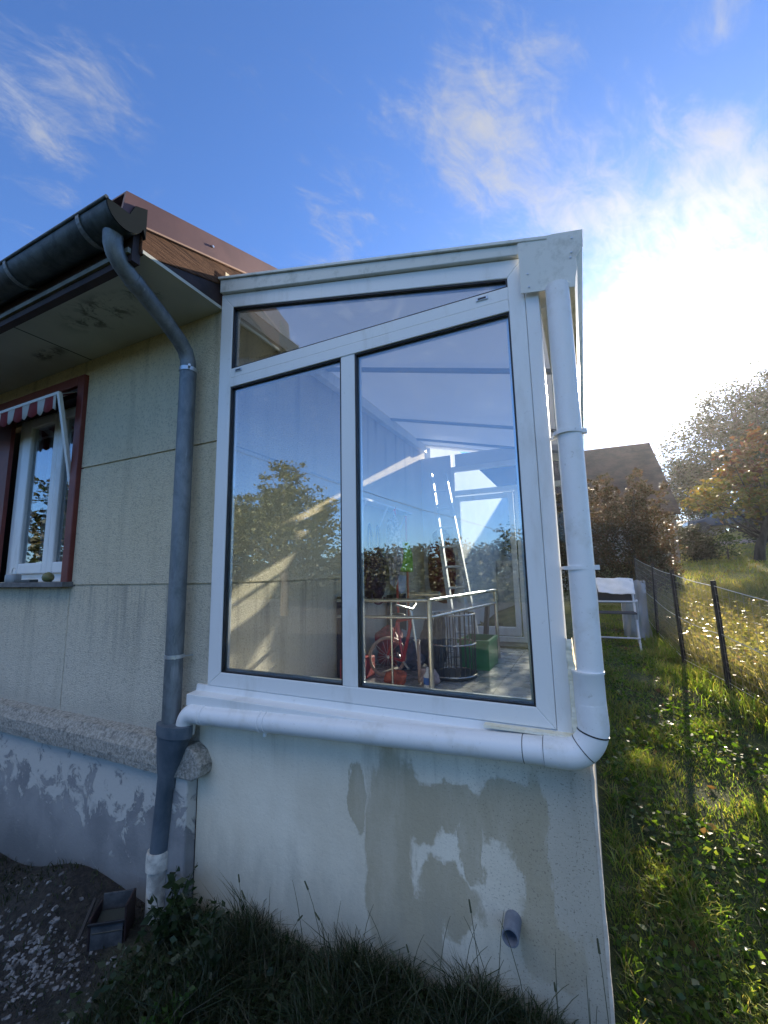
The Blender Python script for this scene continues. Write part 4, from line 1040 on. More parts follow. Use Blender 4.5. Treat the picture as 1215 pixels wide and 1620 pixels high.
o.modifiers.new('t', 'SOLIDIFY').thickness = .004; tag(o, 'white cloth thrown over the back of the folding garden chair', 'cloth')
zt = gz(.78, 6.9)
t = thing('covered_table', 'small garden table under a hanging translucent plastic sheet behind the chair', 'table', (.66, 7.0, zt))
for sx_ in (-.17, .02):
    for sy_ in (-.3, .3): MB().tube([(.64 + sx_, 7.1 + sy_, zt), (.64 + sx_, 7.1 + sy_, zt + .74)], .014, 8).build('leg', M_chair, t, smooth=True)
MB().box(.44, .69, 6.76, 7.44, zt + .74, zt + .765).build('tabletop', M_chair, t, bevel=.004)
M_film = mat('plastic_film', (.42, .45, .50), .35, Alpha=.6)
cvr = MB()
A_ = sheet([(.42, 6.74, zt + .06), (.72, 6.74, zt + .04), (.72, 6.74, zt + .79), (.42, 6.74, zt + .79)], 18, 10, 6, .028); cvr.add(A_.v, A_.f)
A_ = sheet([(.72, 6.74, zt + .05), (.72, 7.46, zt + .10), (.72, 7.46, zt + .78), (.72, 6.74, zt + .79)], 14, 10, 7, .024); cvr.add(A_.v, A_.f)
A_ = sheet([(.42, 6.74, zt + .79), (.72, 6.74, zt + .79), (.72, 7.46, zt + .785), (.42, 7.46, zt + .785)], 12, 12, 8, .006); cvr.add(A_.v, A_.f)
cvr.build('plastic_cover', M_film, t, smooth=True)

# ------------------------------------------------------------------ vegetation
def leaves(P, size, seed, flat=.5, aspect=1.8, up=0.0):
    """one folded diamond leaf per point; returns arrays"""
    r_ = np.random.default_rng(seed); n = len(P)
    dr = r_.normal(0, 1, (n, 3)); dr[:, 2] = dr[:, 2] * flat + up; dr /= np.linalg.norm(dr, axis=1)[:, None]
    b_ = r_.normal(0, 1, (n, 3)); sd = np.cross(dr, b_); sd /= np.linalg.norm(sd, axis=1)[:, None]
    nm = np.cross(sd, dr)
    s_ = size * r_.uniform(.55, 1.3, n)[:, None]
    w_ = s_ / aspect * .5
    V0 = P; V1 = P + dr * s_ * .45 + sd * w_ + nm * s_ * .08; V2 = P + dr * s_; V3 = P + dr * s_ * .45 - sd * w_ + nm * s_ * .08
    V = np.stack([V0, V1, V2, V3], 1).reshape(-1, 3)
    return V
def mesh_np(name, V, quads, m, parent=None, tris=None, smooth=False):
    me = bpy.data.meshes.new(name)
    nq = len(quads); nt_ = 0 if tris is None else len(tris)
    me.vertices.add(len(V)); me.vertices.foreach_set('co', np.asarray(V, np.float32).ravel())
    loops = np.concatenate([np.asarray(quads).ravel()] + ([np.asarray(tris).ravel()] if nt_ else []))
    starts = np.concatenate([np.arange(nq) * 4] + ([nq * 4 + np.arange(nt_) * 3] if nt_ else []))
    me.loops.add(len(loops)); me.loops.foreach_set('vertex_index', loops.astype(np.int32))
    me.polygons.add(nq + nt_); me.polygons.foreach_set('loop_start', starts.astype(np.int32))
    me.polygons.foreach_set('loop_total', np.concatenate([np.full(nq, 4), np.full(nt_, 3)]).astype(np.int32))
    me.update(calc_edges=True); me.validate(); me.materials.append(m)
    o = bpy.data.objects.new(name, me); col.objects.link(o)
    if parent is not None:
        o.parent = parent
        if parent.type == 'EMPTY': o.matrix_parent_inverse = Matrix.Translation(-parent.location)
    return o
def leaf_obj(name, P, size, seed, m, parent=None, **k):
    V = leaves(np.asarray(P), size, seed, **k); n = len(P)
    return mesh_np(name, V, np.arange(4 * n).reshape(-1, 4), m, parent)
def crown_points(blobs, n, seed, clump=26, spread=.22):
    """leaf points in clumps spread through ellipsoid volumes"""
    r_ = np.random.default_rng(seed); out = []
    vol = np.array([b[3] * b[4] * b[5] for b in blobs]) ** .8; vol /= vol.sum()
    for b, f_ in zip(blobs, vol):
        k = max(6, int(n * f_ / clump))
        d_ = r_.normal(0, 1, (k, 3)); d_ /= np.linalg.norm(d_, axis=1)[:, None]
        rad = r_.uniform(.25, 1.0, k) ** .45 * (1 + .12 * np.sin(d_[:, 0] * 6 + d_[:, 2] * 5))
        c = np.array(b[:3]) + d_ * rad[:, None] * np.array(b[3:6])
        sz = spread * min(b[3:6]) * r_.uniform(.5, 1.3, k)
        p = c[:, None, :] + r_.normal(0, 1, (k, clump, 3)) * sz[:, None, None] * np.array([1, 1, .6])
        out.append(p.reshape(-1, 3))
    return np.concatenate(out)
def tree(name, label, cat, base, blobs, n, leaf, m, seed, trunk_r=.15, clump=26, spread=.22, group=None, limbs=10, flat=.5, up=0):
    t = thing(name, label, cat, base, group)
    P = crown_points(blobs, n, seed, clump, spread)
    leaf_obj('crown', P, leaf, seed + 1, m, t, flat=flat, up=up)
    tb = MB(); base = Vector(base); rr = random.Random(seed)
    bs = sorted(blobs, key=lambda b: b[2]); topb = bs[-1]
    top = Vector((topb[0], topb[1], topb[2]))
    pth = [base + Vector((0, 0, -.2))] + [base.lerp(top, u) + Vector((rr.uniform(-.1, .1), rr.uniform(-.1, .1), 0)) * (top - base).length * .15 for u in (.2, .4, .6, .8)] + [top]
    tb.tube(pth, [trunk_r * k for k in (1.2, 1, .8, .6, .42, .2)], 10)
    for i in range(limbs):
        b = rr.choice(blobs); a = base.lerp(top, rr.uniform(.25, .8))
        e = Vector(b[:3]) + Vector((rr.uniform(-.8, .8) * b[3], rr.uniform(-.8, .8) * b[4], rr.uniform(-.3, .8) * b[5]))
        md = a.lerp(e, .5) + Vector((0, 0, -.1 * (e - a).length))
        tb.tube([a, md, e], [trunk_r * .35, trunk_r * .2, trunk_r * .06], 6)
    tb.build('trunk', M_bark, t, smooth=True)
    return t
M_lf_dark = leafmat('dark_foliage', [(.020, .030, .012), (.035, .045, .016), (.05, .05, .022), (.06, .045, .028)], .35)
M_lf_tall = leafmat('tall_tree_foliage', [(.025, .032, .012), (.045, .040, .018), (.035, .050, .015), (.065, .045, .026)], .22)
M_lf_maple = leafmat('autumn_maple', [(.07, .09, .02), (.12, .14, .03), (.24, .22, .05), (.18, .10, .04), (.14, .13, .03), (.09, .11, .025)], .45, tcol=(1.7, 1.4, .7))
M_lf_mapletop = leafmat('autumn_maple_red', [(.15, .07, .04), (.12, .05, .035), (.20, .12, .04), (.13, .10, .04), (.09, .09, .03)], .35, tcol=(1.4, 1.2, .8))
M_lf_hedge = leafmat('russet_hedge', [(.035, .042, .014), (.07, .055, .024), (.11, .060, .034), (.05, .055, .018), (.12, .080, .042)], .36, tcol=(1.6, 1.3, .8))
M_lf_green = leafmat('mid_green_foliage', [(.05, .075, .018), (.08, .10, .028), (.10, .11, .04), (.06, .08, .02)], .35)
M_lf_olive = leafmat('olive_foliage', [(.07, .08, .02), (.11, .11, .035), (.13, .12, .05), (.09, .09, .03)], .3)
M_lf_weed = leafmat('weed_leaves', [(.012, .026, .008), (.022, .042, .012), (.03, .05, .018), (.018, .03, .014)], .3, rough=.45)

tree('broad_tree', 'tall dark tree rising behind the autumn coloured one', 'tree', (12.25, 37.20, gz(12.25, 37.20)),
     [(9.85, 37.2, 7.27, 4.19, 3.41, 2.94), (8.76, 37.2, 10.21, 2.94, 2.79, 2.94), (10.64, 37.66, 13.0, 2.48, 2.33, 2.48), (13.48, 37.98, 11.61, 3.41, 2.79, 3.1), (7.68, 37.2, 8.05, 2.02, 2.33, 2.33), (7.37, 37.2, 5.56, 1.71, 1.86, 1.55)], 40000, .22, M_lf_tall, 21, .40, 22, .20, limbs=26)
tree('tall_tree', 'slimmer dark tree with its top highest at the right edge', 'tree', (15.35, 41.85, gz(15.35, 41.85)),
     [(15.19, 41.85, 16.26, 1.4, 1.4, 2.33), (15.35, 41.85, 13.16, 2.33, 2.17, 2.79), (15.81, 41.85, 10.06, 3.41, 2.79, 3.41), (16.74, 41.85, 14.4, 2.17, 2.02, 2.48)], 16000, .24, M_lf_tall, 25, .35, 22, .20, limbs=18)
mp = tree('maple_tree', 'autumn maple with red top and yellow green lower leaves beyond the lawn', 'tree', (4.35, 15, gz(4.35, 15)),
     [(4.9, 15, 4.1, 1.7, 1.5, .75), (4.0, 15, 3.75, 1.15, 1.2, .5), (3.35, 14.8, 3.95, .55, .7, .45), (5.6, 15, 3.6, 1.4, 1.4, .7)], 4600, .14, M_lf_maple, 31, .12, 22, .2, limbs=14)
leaf_obj('crown', crown_points([(5.0, 15, 5.0, 1.15, 1.1, .75), (4.2, 15, 4.6, .7, .8, .4), (6.0, 15.2, 4.7, 1.2, 1.1, .9)], 3800, 35, 22, .2), .15, 36, M_lf_mapletop, mp)
for (x, y, h, r_, lb, sd) in ((6.6, 20.5, 1.5, 1.3, 'dark shrub in the shade right under the autumn maple', 41), (8.2, 21.5, 1.9, 1.6, 'larger dark shrub at the right edge under the trees', 43)):
    z = gz(x, y); tree('shade_shrub', lb, 'shrub', (x, y, z), [(x, y, z + h * .5, r_, 1.0, h * .55), (x + .5, y, z + h * .8, r_ * .7, .8, h * .5)], 4500, .13, M_lf_dark, sd, .05, 24, .2, group=None, limbs=6)
z = gz(3.35, 17)
tree('round_bush', 'small round dark bush beyond the fence before the lane', 'bush', (3.35, 17, z), [(3.25, 17, z + .62, .66, .6, .62), (3.6, 17, z + .35, .45, .5, .4)], 5200, .09, M_lf_dark, 51, .05, 24, .2, limbs=6)
tree('low_bush', 'loose green bush right of the small round bush', 'bush', (4.1, 16.6, gz(4.1, 16.6)), [(4.1, 16.6, gz(4.1, 16.6) + .4, .35, .4, .42)], 500, .09, M_lf_green, 53, .03, 12, .3, limbs=5)
# russet hedge shrubs against the barn, each with upright spires
k_ = 0
for (x, h, lb) in ((-.55, 2.3, 'leftmost russet hedge shrub, mostly hidden behind the white drain pipe'), (.12, 2.55, 'russet hedge shrub nearest the white drain pipe'), (.75, 2.45, 'middle russet hedge shrub behind the garden chair'), (1.22, 2.2, 'rightmost russet hedge shrub at the barn corner')):
    y = 9.6 + .15 * (k_ % 2); z = gz(x, y); rr = random.Random(60 + k_)
    bl = [(x, y, z + h * .45, .42, .4, h * .45)] + [(x + rr.uniform(-.35, .35), y + rr.uniform(-.15, .15), z + h * rr.uniform(.8, .98), .10, .10, .30) for _ in range(7)]
    tree('hedge_shrub', lb, 'shrub', (x, y, z), bl, 9000, .055, M_lf_hedge, 61 + k_, .03, 20, .22, group=None, limbs=8, up=.5); k_ += 1
z = gz(1.35, 10.4); tree('hedge_shrub', 'dark green shrub low at the foot of the barn wall', 'shrub', (1.5, 11.5, gz(1.5, 11.5)), [(1.5, 11.5, gz(1.5, 11.5) + .5, .4, .4, .5)], 2500, .06, M_lf_dark, 71, .03, 20, .2, limbs=4)

# outside the far door
zq = gz(-1.2, 9)
tree('garden_bush', 'green bush outside the far glazed door', 'bush', (-1.25, 12.0, gz(-1.25, 12.0)), [(-1.25, 12.0, 2.9, .7, .5, .8), (-.5, 12.2, 2.5, .5, .5, .6)], 5000, .08, M_lf_green, 81, .04, 20, .25, limbs=6)
tree('low_plant', 'low leafy plant on the ground just outside the far door', 'plant', (-1.55, 7.3, gz(-1.55, 7.3)), [(-1.55, 7.3, gz(-1.55, 7.3) + .12, .22, .3, .16)], 900, .07, M_lf_olive, 85, .01, 16, .3, limbs=3)
gw = MB().box(-2.0, -.35, 10.8, 10.98, .5, 2.25)
obj1(gw, 'garden_wall', M_plinth, 'grey garden wall outside the far glazed door', 'wall', bevel=.01)

# weeds along the foot of the wall
def blades(name, X, Y, H, W, lean, seed, m, zfun=ground_z):
    r_ = np.random.default_rng(seed); n = len(X)
    Z = zfun(X, Y) - .01; a = r_.uniform(0, 2 * np.pi, n); sd = np.stack([np.cos(a), np.sin(a), np.zeros(n)], 1)
    la = r_.uniform(0, 2 * np.pi, n); ld = np.stack([np.cos(la), np.sin(la), np.zeros(n)], 1) * (H * lean * r_.uniform(.2, 1.2, n))[:, None]
    B = np.stack([X, Y, Z], 1); U = np.zeros((n, 3)); U[:, 2] = H
    w_ = (W * r_.uniform(.6, 1.3, n))[:, None] * sd * .5
    V = np.stack([B - w_, B + w_, B + U * .55 + ld * .35 + w_ * .8, B + U * .55 + ld * .35 - w_ * .8, B + U * (1 - .25 * lean) + ld], 1).reshape(-1, 3)
    i0 = np.arange(n)[:, None] * 5
    return mesh_np(name, V, i0 + np.array([[0, 1, 2, 3]]), m, None, tris=i0 + np.array([[3, 2, 4]]))
M_grass = leafmat('lawn_grass', [(.08, .14, .022), (.13, .20, .035), (.21, .26, .05), (.25, .23, .09), (.28, .21, .13), (.11, .17, .03)], .50, rough=.38, scale=3.0, tcol=(1.9, 2.1, .6))
M_weedg = leafmat('shade_grass', [(.012, .028, .008), (.022, .042, .012), (.035, .05, .018), (.07, .06, .035)], .35, rough=.5)
M_tall = leafmat('tall_meadow_grass', [(.09, .11, .035), (.15, .16, .06), (.24, .22, .11), (.28, .24, .15)], .45, rough=.5, tcol=(1.7, 1.6, .9))
def U(a, b, n): return nr.uniform(a, b, n)
# near lawn in the passage
n = 105000; Y = 1.7 + (9.3 - 1.7) * nr.uniform(0, 1, n) ** 1.7; X = U(-.02, 1.0, n) * (1 + .18 * (Y - 1.7)) + .0
tuft = (np.sin(X * 9 + 1.3 * np.sin(Y * 7)) * np.sin(Y * 8 + X * 3) + 1) / 2
tuft = tuft * (.55 + .45 * np.sin(X * 3.1 + np.sin(Y * 2.3) * 2) * np.sin(Y * 3.7 + 1.0)); keep = (X > XE + .02) & (nr.uniform(0, 1, n) < .18 + 1.1 * tuft); X, Y, tuft = X[keep], Y[keep], tuft[keep]
o = blades('grass', X, Y, (.022 + .10 * tuft) * nr.uniform(.6, 1.5, len(X)), np.full(len(X), .0052), .9, 5, M_grass); tag(o, 'short backlit lawn grass in the passage beside the sunroom', 'grass', kind='stuff')
n = 9000; Y = U(1.9, 8.5, n); side = nr.uniform(0, 1, n) < .65
X = np.where(side, np.interp(Y, [1.9, 3.15, 4.53, 5.3, 8.5], [1.75, 1.5, 1.0, .85, .82]) - np.abs(nr.normal(0, .14, n)), XE + .05 + np.abs(nr.normal(0, .05, n)))
kx = (np.sin(X * 13 + Y * 5) + np.sin(Y * 9 + 2)) > -.3; X, Y, side = X[kx], Y[kx], side[kx]
o = blades('edge_grass', X, Y, np.where(side, .17, .08) * nr.uniform(.4, 1.4, len(X)), np.full(len(X), .006), .8, 25, M_grass); tag(o, 'longer grass left uncut along the fence and the wall foot', 'grass', kind='stuff')
# clover and broad leaves
n = 14000; Y = 1.7 + 5.5 * nr.uniform(0, 1, n) ** 1.6; X = U(0, 1.1, n) * (1 + .2 * (Y - 1.7)); kx = (np.sin(X * 5 + 2) * np.sin(Y * 4.3 + X) > -.2); X, Y = X[kx], Y[kx]
P = np.stack([X, Y, ground_z(X, Y) + nr.uniform(.005, .04, len(X))], 1)
o = leaf_obj('lawn_weeds', P, .034, 6, leafmat('broad_weed_leaves', [(.04, .075, .012), (.07, .12, .02), (.13, .20, .035), (.12, .12, .05)], .5, rough=.36, tcol=(1.9, 2.1, .5)), None, flat=.25, aspect=1.5); tag(o, 'broad leaved weeds and clover in the lawn', 'weeds', kind='stuff')
n = 1500; Y = 2 + 14 * nr.uniform(0, 1, n) ** .8; X = U(.1, 1.2, n) * (1 + .3 * Y)
P = np.stack([X, Y, ground_z(X, Y) + .02], 1); o = leaf_obj('fallen_leaves', P, .04, 8, leafmat('dry_leaves', [(.18, .09, .05), (.28, .16, .07), (.12, .06, .04)], .3), None, flat=.2, aspect=1.3); tag(o, 'dry brown leaves scattered on the grass', 'leaves', kind='stuff')
# rough grass beyond the fence
M_under = leafmat('undergrowth_leaves', [(.10, .12, .03), (.16, .16, .05), (.20, .17, .09), (.14, .10, .07)], .45, rough=.35, tcol=(1.7, 1.6, .8))
n = 60000; Y = 2.6 + 8.5 * nr.uniform(0, 1, n) ** 1.2; X = np.interp(Y, [2.6, 3.15, 4.53, 5.3, 7, 12], [1.75, 1.55, 1.10, .92, .88, .88]) + nr.uniform(0, 1, n) ** .9 * (1.2 + .40 * Y)
H = nr.uniform(.12, .52, n) * np.interp(Y, [2, 5, 9, 12], [.8, 1.1, .9, .25]); o = blades('meadow_grass', X, Y, H, np.full(n, .005), .7, 9, M_tall); tag(o, 'tall dry rough grass beyond the wire fence', 'grass', kind='stuff')
n = 22000; Y = 2.6 + 6 * nr.uniform(0, 1, n); X = np.interp(Y, [2.6, 3.15, 4.53, 5.3, 7, 12], [1.6, 1.5, 1.05, .88, .85, .85]) + nr.uniform(0, 1, n) * (1.2 + .4 * Y)
P = np.stack([X, Y, ground_z(X, Y) + nr.uniform(.02, .40, n)], 1); o = leaf_obj('undergrowth', P, .045, 10, M_under, None); tag(o, 'leafy undergrowth mixed into the rough grass', 'undergrowth', kind='stuff')
# far sunny lawn
n = 42000; Y = 9 + 21 * nr.uniform(0, 1, n) ** 1.3; X = .9 + nr.uniform(0, 1, n) * (.55 * Y)
kk = ~(((X - 6.3) / 2.6) ** 2 + ((Y - 25) / 2.6) ** 2 < .8); X, Y = X[kk], Y[kk]
o = blades('far_lawn_grass', X, Y, nr.uniform(.05, .13, len(X)), np.full(len(X), .014), .9, 12, leafmat('sunny_lawn', [(.18, .22, .04), (.28, .30, .07), (.34, .30, .10), (.30, .19, .08)], .5, rough=.5, tcol=(1.6, 1.6, .7))); tag(o, 'sunlit lawn with fallen leaves beyond the fence', 'lawn', kind='stuff')
# weeds at the front wall
n = 26000; X = U(-2.05, .35, n); Y = 1.84 - np.abs(nr.normal(0, .33, n)); keep = (Y > .75); X, Y = X[keep], Y[keep]
hv = np.interp(X, [-2.1, -1.8, -1.2, -.5, 0, .3], [.08, .13, .14, .11, .07, .04]) * (1 + .3 * np.sin(X * 11) + .2 * np.sin(X * 23 + 1))
o = blades('bank_grass', X, Y, hv * nr.uniform(.5, 2.0, len(X)), np.full(len(X), .0045), .85, 14, M_weedg); tag(o, 'dark shaded grass growing up against the stained wall', 'grass', kind='stuff')
n = 5000; X = U(-2.1, .1, n); Y = 1.82 - np.abs(nr.normal(0, .3, n)); P = np.stack([X, Y, ground_z(X, Y) + nr.uniform(0, 1, n) ** 1.5 * np.interp(X, [-2.1, -1.7, -.9, 0], [.14, .17, .10, .04])], 1)
o = leaf_obj('bank_weeds', P, .038, 15, M_lf_weed, None, aspect=1.7); tag(o, 'dark leafy weeds along the foot of the wall', 'weeds', kind='stuff')
# single stalks
sk = MB()
for i in range(70):
    x = -1.75 + 1.75 * i / 70 + rng.uniform(-.05, .05); y = rng.uniform(1.62, 1.80); z = gz(x, y); h = rng.uniform(.22, .48); dx = rng.uniform(-.14, .14)
    P = [Vector((x + dx * u * u, y - .02 * u, z + h * (u - .28 * abs(dx) * 4 * u ** 3))) for u in (0, .25, .5, .75, .9, 1.0)]
    sk.tube(P, [.0018, .0016, .0014, .0012, .001, .0007], 5)
    if i % 4 == 0: sk.tube([P[-2], P[-1]], [.004, .003], 6)
tag(sk.build('grass_stalks', mat('dry_stalk', (.06, .065, .03), .8)), 'thin arching grass stalks in front of the stained wall', 'stalks', kind='stuff')

def leafy_plant(name, lb, cat, x, y, h, nst, nlf, ls, m, seed, spread=.1):
    z = gz(x, y); t = thing(name, lb, cat, (x, y, z)); rr = random.Random(seed); st_ = MB(); P = []
    for s_ in range(nst):
        a = rr.uniform(0, 6.28); d_ = Vector((math.cos(a), math.sin(a), 0)) * spread * rr.uniform(.3, 1.2); hh = h * rr.uniform(.6, 1.0)
        pts_ = [Vector((x, y, z)) + d_ * (u ** 1.4) + Vector((0, 0, hh * u)) + Vector((rr.uniform(-1, 1), rr.uniform(-1, 1), 0)) * .012 for u in (0, .25, .5, .75, 1)]
        st_.tube(pts_, [.004, .0035, .003, .002, .001], 6)
        for k in range(nlf):
            u = .15 + .85 * k / nlf; i_ = min(3, int(u * 4)); p = pts_[i_].lerp(pts_[i_ + 1], u * 4 - i_); P.append(p)
            P.append(p)
    st_.build('stem', mat('green_stem', (.03, .04, .015), .7), t)
    leaf_obj('leaves', np.array([tuple(p) for p in P]), ls, seed, m, t, flat=.6, up=.25, aspect=1.7)
    return t
leafy_plant('sapling', 'upright dark leafy shoot in front of the cream wall near the downpipe', 'plant', -1.62, 1.55, .52, 3, 14, .045, M_lf_weed, 91, .07)
leafy_plant('weed_clump', 'brighter green feathery plant low at the bottom left', 'plant', -1.58, 1.36, .22, 16, 14, .030, leafmat('bright_fern', [(.04, .09, .015), (.06, .13, .02)], .4), 92, .11)
leafy_plant('nettle', 'dark bushy weed against the pilaster beside the pipe socket', 'plant', -2.0, 1.66, .34, 14, 12, .05, M_lf_weed, 93, .14)
# stones
st_ = MB(); rs = random.Random(4)
for i in range(430):
    if i % 4: u_ = rs.gauss(0, .5); x = -2.62 + u_ * .45 + rs.gauss(0, .10); y = 1.38 - u_ * -.02 - abs(u_) * .05 + rs.gauss(0, .09)
    else: x = rs.uniform(-3.6, -1.9); y = rs.uniform(.95, 1.7)
    y = min(y, 1.76); s_ = rs.uniform(.004, .011); z = gz(x, y)
    M3 = Matrix.Rotation(rs.uniform(0, 6), 3, 'Z') @ Matrix.Rotation(rs.uniform(-.6, .6), 3, 'X')
    b8 = [(-1, -1, -1), (1, -1, -1), (1, 1, -1), (-1, 1, -1), (-.7, -.6, 1), (.6, -.8, .8), (.7, .7, 1), (-.6, .6, .7)]
    st_.add([Vector((x, y, z - s_ * .05)) + M3 @ Vector((a * s_ * 1.5 * rs.uniform(.7, 1.2), b * s_ * rs.uniform(.7, 1.2), c * s_ * .55)) for a, b, c in b8], [(3, 2, 1, 0), (4, 5, 6, 7), (0, 1, 5, 4), (1, 2, 6, 5), (2, 3, 7, 6), (3, 0, 4, 7)])
tag(st_.build('gravel', mat('pale_rubble', rough=.9, fn=vary((.05, .05, .05), (.24, .24, .24), 24, .4, 80))), 'pale broken rubble scattered on the dark soil', 'rubble', kind='stuff')
n = 5000; X = U(-4.5, -1.9, n); Y = U(.9, 1.79, n); kx = nr.uniform(0, 1, n) < np.where(X < -3.05, .9, .35); X, Y = X[kx], Y[kx]
o = blades('soil_grass', X, Y, nr.uniform(.02, .07, len(X)), np.full(len(X), .005), 1.0, 17, M_weedg); tag(o, 'sparse dark grass on the soil at the left', 'grass', kind='stuff')
# old dark crate leaning by the wall
zc_ = gz(-2.36, 1.6)
t = thing('old_crate', 'dark open wooden box with sloping lid standing on the soil by the plinth', 'box', (-2.36, 1.62, zc_))
Mr = Matrix.Rotation(R(36), 3, 'Z')
def cpart(nm, x0, x1, y0, y1, z0, z1, m=M_darkwood, rx=0):
    MB().box(x0 * .8, x1 * .8, y0 * .8, y1 * .8, z0 * .85 - .03, z1 * .85 - .03, rot=Mr @ Matrix.Rotation(rx, 3, 'X'), at=(-2.36, 1.60, zc_)).build(nm, m, t, bevel=.003)
M_crate = mat('grey_black_wood', rough=.85, fn=vary((.035, .040, .045), (.075, .080, .085), 18, .5, 60))
cpart('front_panel', -.085, .10, -.08, -.068, .01, .16, M_crate); cpart('side_panel', -.10, -.086, -.08, .09, .0, .19, M_darkwood); cpart('side_panel', .101, .115, -.068, .09, .0, .23, M_darkwood)
cpart('back_panel', -.086, .101, .09, .102, .0, .22, M_crate); cpart('front_rail', -.10, .115, -.095, -.081, .155, .172, M_dark)
cpart('inner_tray', -.080, .095, -.06, .085, .12, .13, mat('wet_tray', (.04, .045, .04), .3), .25)
cpart('bent_rail', -.125, -.105, -.10, .12, .19, .205, M_dark, .42)

# ------------------------------------------------------------------ barn and far things
barn = thing('barn', 'old barn with steep brown roof behind the russet hedge', 'barn', (-1, 18, gz(-1, 18)))
def f_barnroof(g, b, p):
    x, y, z = g.xyz(p)
    n = g.noise(g.sc(p, (1, 1, .4)), 2.2, 6, .65)
    c = g.mix(g.ramp(n, .35, .65), (.045, .030, .024), (.095, .065, .048))
    br = g.m('FRACT', g.m('MULTIPLY', z, 4.5)); c = g.mix(g.m('MULTIPLY', g.ramp(br, .0, .18, 1.0, 0.0), .5), c, (.03, .02, .018))
    g.put(b.inputs['Base Color'], c); bump(g, b, g.m('ADD', br, g.noise(p, 12, 3)), .8, .03)
x0, x1 = -7.0, 2.50
zb = gz(-1, 18) - 1.2
wl = MB(); wl.prism([(16.1, zb), (23.9, zb), (23.9, 3.9), (20, 6.80), (16.1, 3.9)], x0 + .1, x1 + .26, 'x'); wl.build('wall', mat('barn_stone', rough=.95, fn=vary((.20, .19, .18), (.33, .31, .28), 2.5, .9, 8)), barn)
rf = MB()
rf.prism([(15.7, 3.62), (20, 7.0), (24.3, 3.62), (24.3, 3.75), (20, 7.14), (15.7, 3.75)], x0, x1 + .34, 'x')
rf.build('roof', mat('barn_roof_tiles', rough=.9, fn=f_barnroof), barn)
MB().tube([(x0, 20, 7.10), (x1 + .34, 20, 7.05)], .09, 8).build('ridge_tiles', mat('ridge_tile', (.10, .06, .045), .9), barn, smooth=True)
MB().box(1.35, 1.40, 16.02, 16.09, 2.4, 3.1).build('window', M_dark, barn)
MB().box(-1.2, .1, 16.02, 16.09, zb, 3.3).build('door', M_darkwood, barn)
fb_ = thing('long_building', 'low grey building with small pale windows far beyond the round bush', 'building', (8, 42, gz(8, 42)))
MB().box(5.6, 10.5, 42, 47, gz(8, 42) - 1, 5.4).build('wall', mat('far_wall', rough=.9, fn=vary((.16, .17, .20), (.22, .23, .26), 1, .2, 9)), fb_)
MB().prism([(41.7, 5.4), (47.3, 5.4), (44.5, 6.0)], 5.4, 10.7, 'x').build('roof', mat('far_roof', (.12, .13, .16), .8), fb_)
for x in (6.1, 8.9):
    for z in (4.55, 5.0): MB().box(x, x + .35, 41.96, 42.0, z, z + .16).build('window', mat('pale_window', (.6, .65, .7), .3), fb_)
pole = thing('utility_pole', 'grey utility pole standing behind the far low building', 'pole', (6.45, 38, gz(6.45, 38)))
MB().tube([(6.45, 38, gz(6.45, 38) - .3), (6.45, 38, 8.5)], [.12, .08], 10).build('shaft', mat('concrete_pole', (.35, .35, .35), .9), pole, smooth=True)
MB().bar((5.9, 38, 7.9), (7.0, 38, 7.9), .08, .08).build('crossarm', M_bark, pole)
for (z, y, xx) in ((8.3, 40, .0),):
    t = thing('antenna_mast', 'thin antenna mast left of the utility pole', 'mast', (6.0, 40, gz(6, 40)))
    MB().tube([(5.9, 40, 3), (5.9, 40, 9.3)], .035, 6).build('shaft', M_galv, t)
    for k in range(4): MB().bar((5.65, 40, 8.4 + .2 * k), (6.15, 40, 8.4 + .2 * k), .02, .02).build('element', M_galv, t)
# car on the bank
cx, cy = 7.55, 30.5; cz = gz(cx, cy)
car = thing('parked_car', 'dark car parked on the grassy bank before the far building', 'car', (cx, cy, cz))
prof_c = [(-1.9, .35), (-1.88, .72), (-1.1, .86), (-.55, 1.34), (.75, 1.38), (1.45, .95), (1.92, .86), (1.95, .38)]
MB().prism([(cx + a, cz + b) for a, b in prof_c], cy - .8, cy + .8, 'y').build('body', mat('dark_car_paint', (.05, .06, .08), .25, .4), car, bevel=.08)
MB().prism([(cx - 1.0, cz + .88), (cx - .5, cz + 1.29), (cx + .70, cz + 1.33), (cx + 1.3, cz + .95)], cy - .81, cy + .81, 'y').build('window', mat('car_glass', (.25, .3, .35), .1, .6), car, bevel=.02)
for a in (-1.2, 1.2):
    for b in (-.72, .72):
        w_ = MB().tube([(cx + a, cy + b - .1, cz + .33), (cx + a, cy + b + .1, cz + .33)], .33, 20).build('wheel', M_dark, car, smooth=True)
# overhead cables
M_cab = mat('black_cable', (.02, .02, .02), .6)
def cable(name, a, b, sag, lb, r_=.02):
    a, b = Vector(a), Vector(b)
    P = [a.lerp(b, u / 24) + Vector((0, 0, -sag * 4 * (u / 24) * (1 - u / 24))) for u in range(25)]
    return obj1(MB().tube(P, r_, 6), name, M_cab, lb, 'cable')
cable('overhead_cable', (2.2, 16.5, 8.2), (14, 25.5, 11.0), .2, 'thin overhead cable crossing in front of the tall trees', .012)
cable('overhead_cable', (-.9, 12.2, 5.75), (1.2, 11.9, 6.12), .02, 'upper short cable reaching from behind the pipe towards the sky', .006)
cable('overhead_cable', (-.9, 12.2, 5.50), (1.1, 11.9, 5.72), .02, 'lower short cable reaching from behind the pipe towards the sky', .006)
